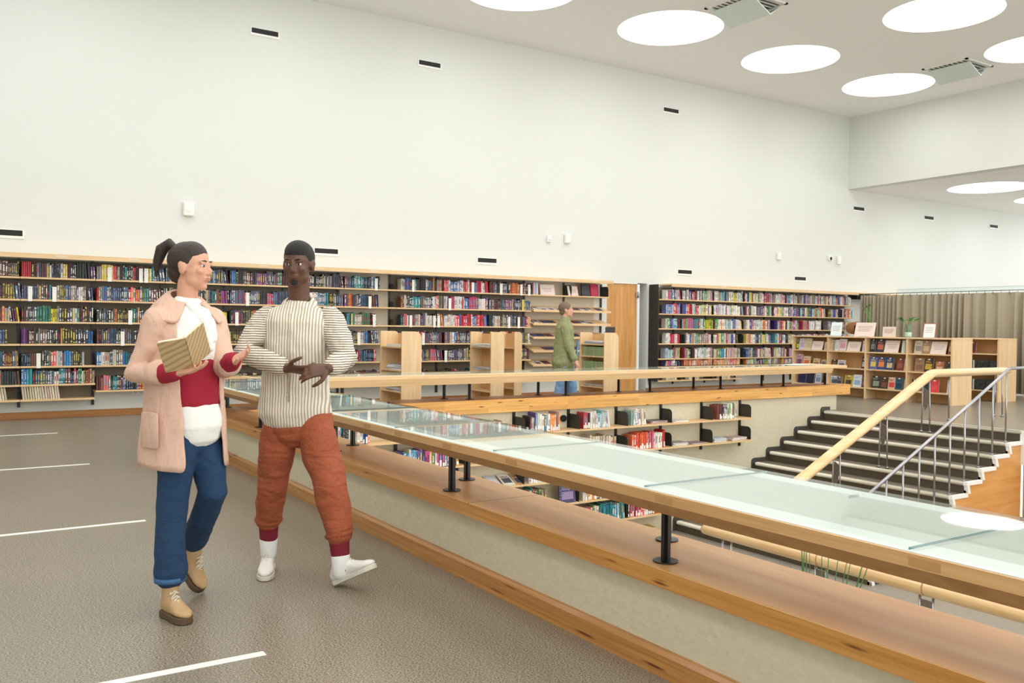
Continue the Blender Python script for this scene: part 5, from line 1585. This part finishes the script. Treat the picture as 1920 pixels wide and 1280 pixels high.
# coat body: open at the front
rg = []; t0 = []
for z, ra, rb, cx, t in ((1.435, .075, .07, -.012, .75), (1.40, .135, .095, -.015, .75), (1.35, .172, .125, -.012, .7), (1.24, .178, .145, -.012, .68), (1.10, .178, .158, -.012, .66), (.95, .184, .176, -.012, .62), (.80, .194, .196, -.014, .58), (.685, .20, .208, -.016, .55)):
    rg.append(((cx, 0, z), ra, rb, FY, -.012)); t0.append(t)
sheet_wrap(rg, t0, COAT, 'coat', wom)
for (s_, e_, w_) in ((sA, eA, wA), (sB, eB, wB)):
    b = MB(); s_, e_, w_ = Vector(s_), Vector(e_), Vector(w_)
    loft(b, [tuple(s_+Vector((0, 0, .01)))+(.066,), tuple(s_.lerp(e_, .5))+(.060,), tuple(e_)+(.060,), tuple(e_.lerp(w_, .5))+(.058,)], COAT, 20)
    fuse(b.build('coat_sleeve', wom), .007, 5, .02, .13)
    b = MB(); loft(b, [tuple(e_.lerp(w_, .48))+(.050,), tuple(e_.lerp(w_, .92))+(.036,)], RED, 18)
    fuse(b.build('sweater_cuff', wom), .006, 2, .01, .04)
rg = []; t0 = []
for z, ra, rb, cx, t in ((1.462, .062, .060, -.008, .55), (1.472, .082, .076, -.008, .55), (1.450, .110, .098, -.010, .60), (1.405, .150, .128, -.012, .66), (1.372, .178, .146, -.012, .72)):
    rg.append(((cx, 0, z), ra, rb, FY, -.035)); t0.append(t)
sheet_wrap(rg, t0, COAT, 'coat_collar', wom, thick=.010)
f = Vector((math.sin(FY), -math.cos(FY), 0)); sdv = Vector((math.cos(FY), math.sin(FY), 0))
b = MB()
qq = Vector((-.012, 0, .86)); pk = qq-sdv*.196+f*.03
loft(b, [tuple(pk+Vector((0, 0, .075)))+(.065, .009, FY-PI/2), tuple(pk+Vector((0, 0, -.075)))+(.07, .009, FY-PI/2)], COAT, 18)
b.build('pocket', wom)
# jeans and boots
b = MB()
loft(b, [(.006, 0, .93, .118, .14, FY-PI/2), (.008, 0, .86, .122, .145, FY-PI/2), (.01, 0, .80, .115, .14, FY-PI/2)], DEN, 22)
loft(b, [(-.006, -.07, .86, .088), (-.016, -.09, .68, .080), (-.024, -.10, .53, .066), (-.03, -.115, .36, .064), (-.026, -.125, .20, .070)], DEN, 20)
loft(b, [(.03, .065, .86, .088), (.085, .03, .70, .080), (.127, .0, .555, .064), (.04, .11, .40, .060), (-.045, .225, .27, .060)], DEN, 20)
fuse(b.build('jeans', wom), .007, 5, .020, .12)
b = MB(); loft(b, [(-.026, -.125, .165, .070), (-.026, -.125, .188, .0715)], DENH, 22, cap=False); o = b.build('jeans_hem', wom); md = o.modifiers.new('t', 'SOLIDIFY'); md.thickness = .005
sneaker(wom, (-.055, -.105, .002), (.098, -.235, .002), TAN, BRS, name='boot', boot=True, shaft=(-.022, -.127, .20), width=.044)
sneaker(wom, (-.125, .285, .115), (-.01, .225, .004), TAN, BRS, name='boot', boot=True, shaft=(-.055, .245, .255), width=.044)
# the book in her hands
bkt = empty('book', 'open tan book held in the hands of the woman in the pink coat', 'book', (.991, 4.309, 0), rz=-YAW)
ctr = Vector((.125, -.315, 1.215))
Rb = Matrix.Translation(ctr) @ Matrix.Rotation(-.30, 4, 'Y') @ Matrix.Rotation(-.85, 4, 'X') @ Matrix.Rotation(.25, 4, 'Z')
TANB = striped('tan_striped_cover', srgb(166, 142, 104), srgb(192, 168, 126), 'Y', 16)
b = MB()
b.box(-.115, .0, -.085, .085, -.004, .0, TANB, Rb @ Matrix.Rotation(-.12, 4, 'Y')); b.box(.0, .115, -.085, .085, -.004, .0, TANB, Rb @ Matrix.Rotation(-.95, 4, 'Y'))
b.build('cover', bkt)
b = MB()
b.box(-.110, -.002, -.08, .08, .0005, .016, M['pages'], Rb @ Matrix.Rotation(-.12, 4, 'Y')); b.box(.002, .110, -.08, .08, .0005, .016, M['pages'], Rb @ Matrix.Rotation(-.95, 4, 'Y'))
b.build('pages', bkt)

# ---------------------------------------------------------------- the person among the racks
p3 = empty('person', 'person in an olive green jacket and pale jeans walking right behind the far counter', 'person', (7.88, 10.62, 0), rz=-YAW)
b = MB(); hc = Vector((.015, 0, 1.585))
c_, R_ = head_mb(b, hc, 1.45, .08, SK2, .98)
loft(b, [(-.01, 0, 1.40, .055), (.0, 0, 1.5, .052)], SK2)
loft(b, [(0, 0, .88, .12, .15, 0), (0, 0, 1.1, .11, .14, 0), (-.01, 0, 1.3, .115, .15, 0), (-.01, 0, 1.40, .07, .09, 0)], SK2)
aS, aE, aW = (-.02, -.16, 1.33), (.04, -.185, 1.05), (.135, -.20, .85)
cS, cE, cW = (.0, .16, 1.33), (.0, .18, 1.05), (.11, .14, .88)
for (s_, e_, w_) in ((aS, aE, aW), (cS, cE, cW)):
    loft(b, [s_+(.045,), e_+(.037,), w_+(.025,)], SK2)
hand_mb(b, aW, (.5, 0, -.85), (-.5, .5, -.2), SK2, .95, 1)
hand_mb(b, cW, (.5, 0, -.85), (-.5, -.5, -.2), SK2, .95, -1)
loft(b, [(-.03, -.08, .88, .08), (-.05, -.08, .5, .055), (-.14, -.08, .12, .036)], SK2)
loft(b, [(.02, .08, .88, .08), (.10, .08, .5, .055), (.14, .08, .12, .036)], SK2)
fuse(b.build('body', p3), .007, 3)
face_parts(p3, c_, R_, .98, EYE1, HG, LIP2)
b = MB(); b.ell(c_+R_ @ Vector((0, -.024, .040)), (.082, .100, .092), HG, R_, 24, 16); b.ell(c_+R_ @ Vector((0, -.065, -.02)), (.06, .045, .05), HG, R_); fuse(b.build('hair', p3), .006, 2)
b = MB()
loft(b, [(-.03, 0, .79, .165, .19, 0), (-.02, 0, .95, .15, .175, 0), (-.015, 0, 1.15, .14, .175, 0), (-.015, 0, 1.32, .13, .175, 0), (-.01, 0, 1.41, .085, .10, 0), (0, 0, 1.455, .068, .07, 0)], OLIVE, 24)
fuse(b.build('jacket', p3), .008, 3, .03, .1)
for (s_, e_, w_) in ((aS, aE, aW), (cS, cE, cW)):
    s_, e_, w_ = Vector(s_), Vector(e_), Vector(w_)
    b = MB(); loft(b, [tuple(s_)+(.065,), tuple(e_)+(.058,), tuple(e_.lerp(w_, .88))+(.045,)], OLIVE, 18); fuse(b.build('sleeve', p3), .008, 3, .02, .08)
b = MB()
loft(b, [(-.01, 0, .88, .13, .15, 0), (-.01, 0, .80, .13, .15, 0)], LDEN, 20)
loft(b, [(-.03, -.08, .86, .095), (-.05, -.08, .5, .078), (-.13, -.08, .13, .07)], LDEN, 18)
loft(b, [(.02, .08, .86, .095), (.10, .08, .5, .078), (.14, .08, .13, .07)], LDEN, 18)
fuse(b.build('jeans', p3), .008, 3, .03, .08)
for (hx, hy) in ((-.19, -.08), (.10, .08)):
    sneaker(p3, (hx, hy, .003), (hx+.25, hy, .003), SNK, SOLE)
b = MB(); b.box(-.012, .012, -.09, .09, -.13, .13, M['cover'], Matrix.Translation((.19, .14, 1.0)) @ Matrix.Rotation(.1, 4, 'Y'), C(90, 150, 200), C(220, 226, 230))
o = b.build('book'); o.matrix_world = Matrix.Translation((7.88, 10.62, 0)) @ Matrix.Rotation(-YAW, 4, 'Z')
tag(o, 'pale blue folder carried by the person in the olive green jacket', 'folder'); o.name = 'folder'
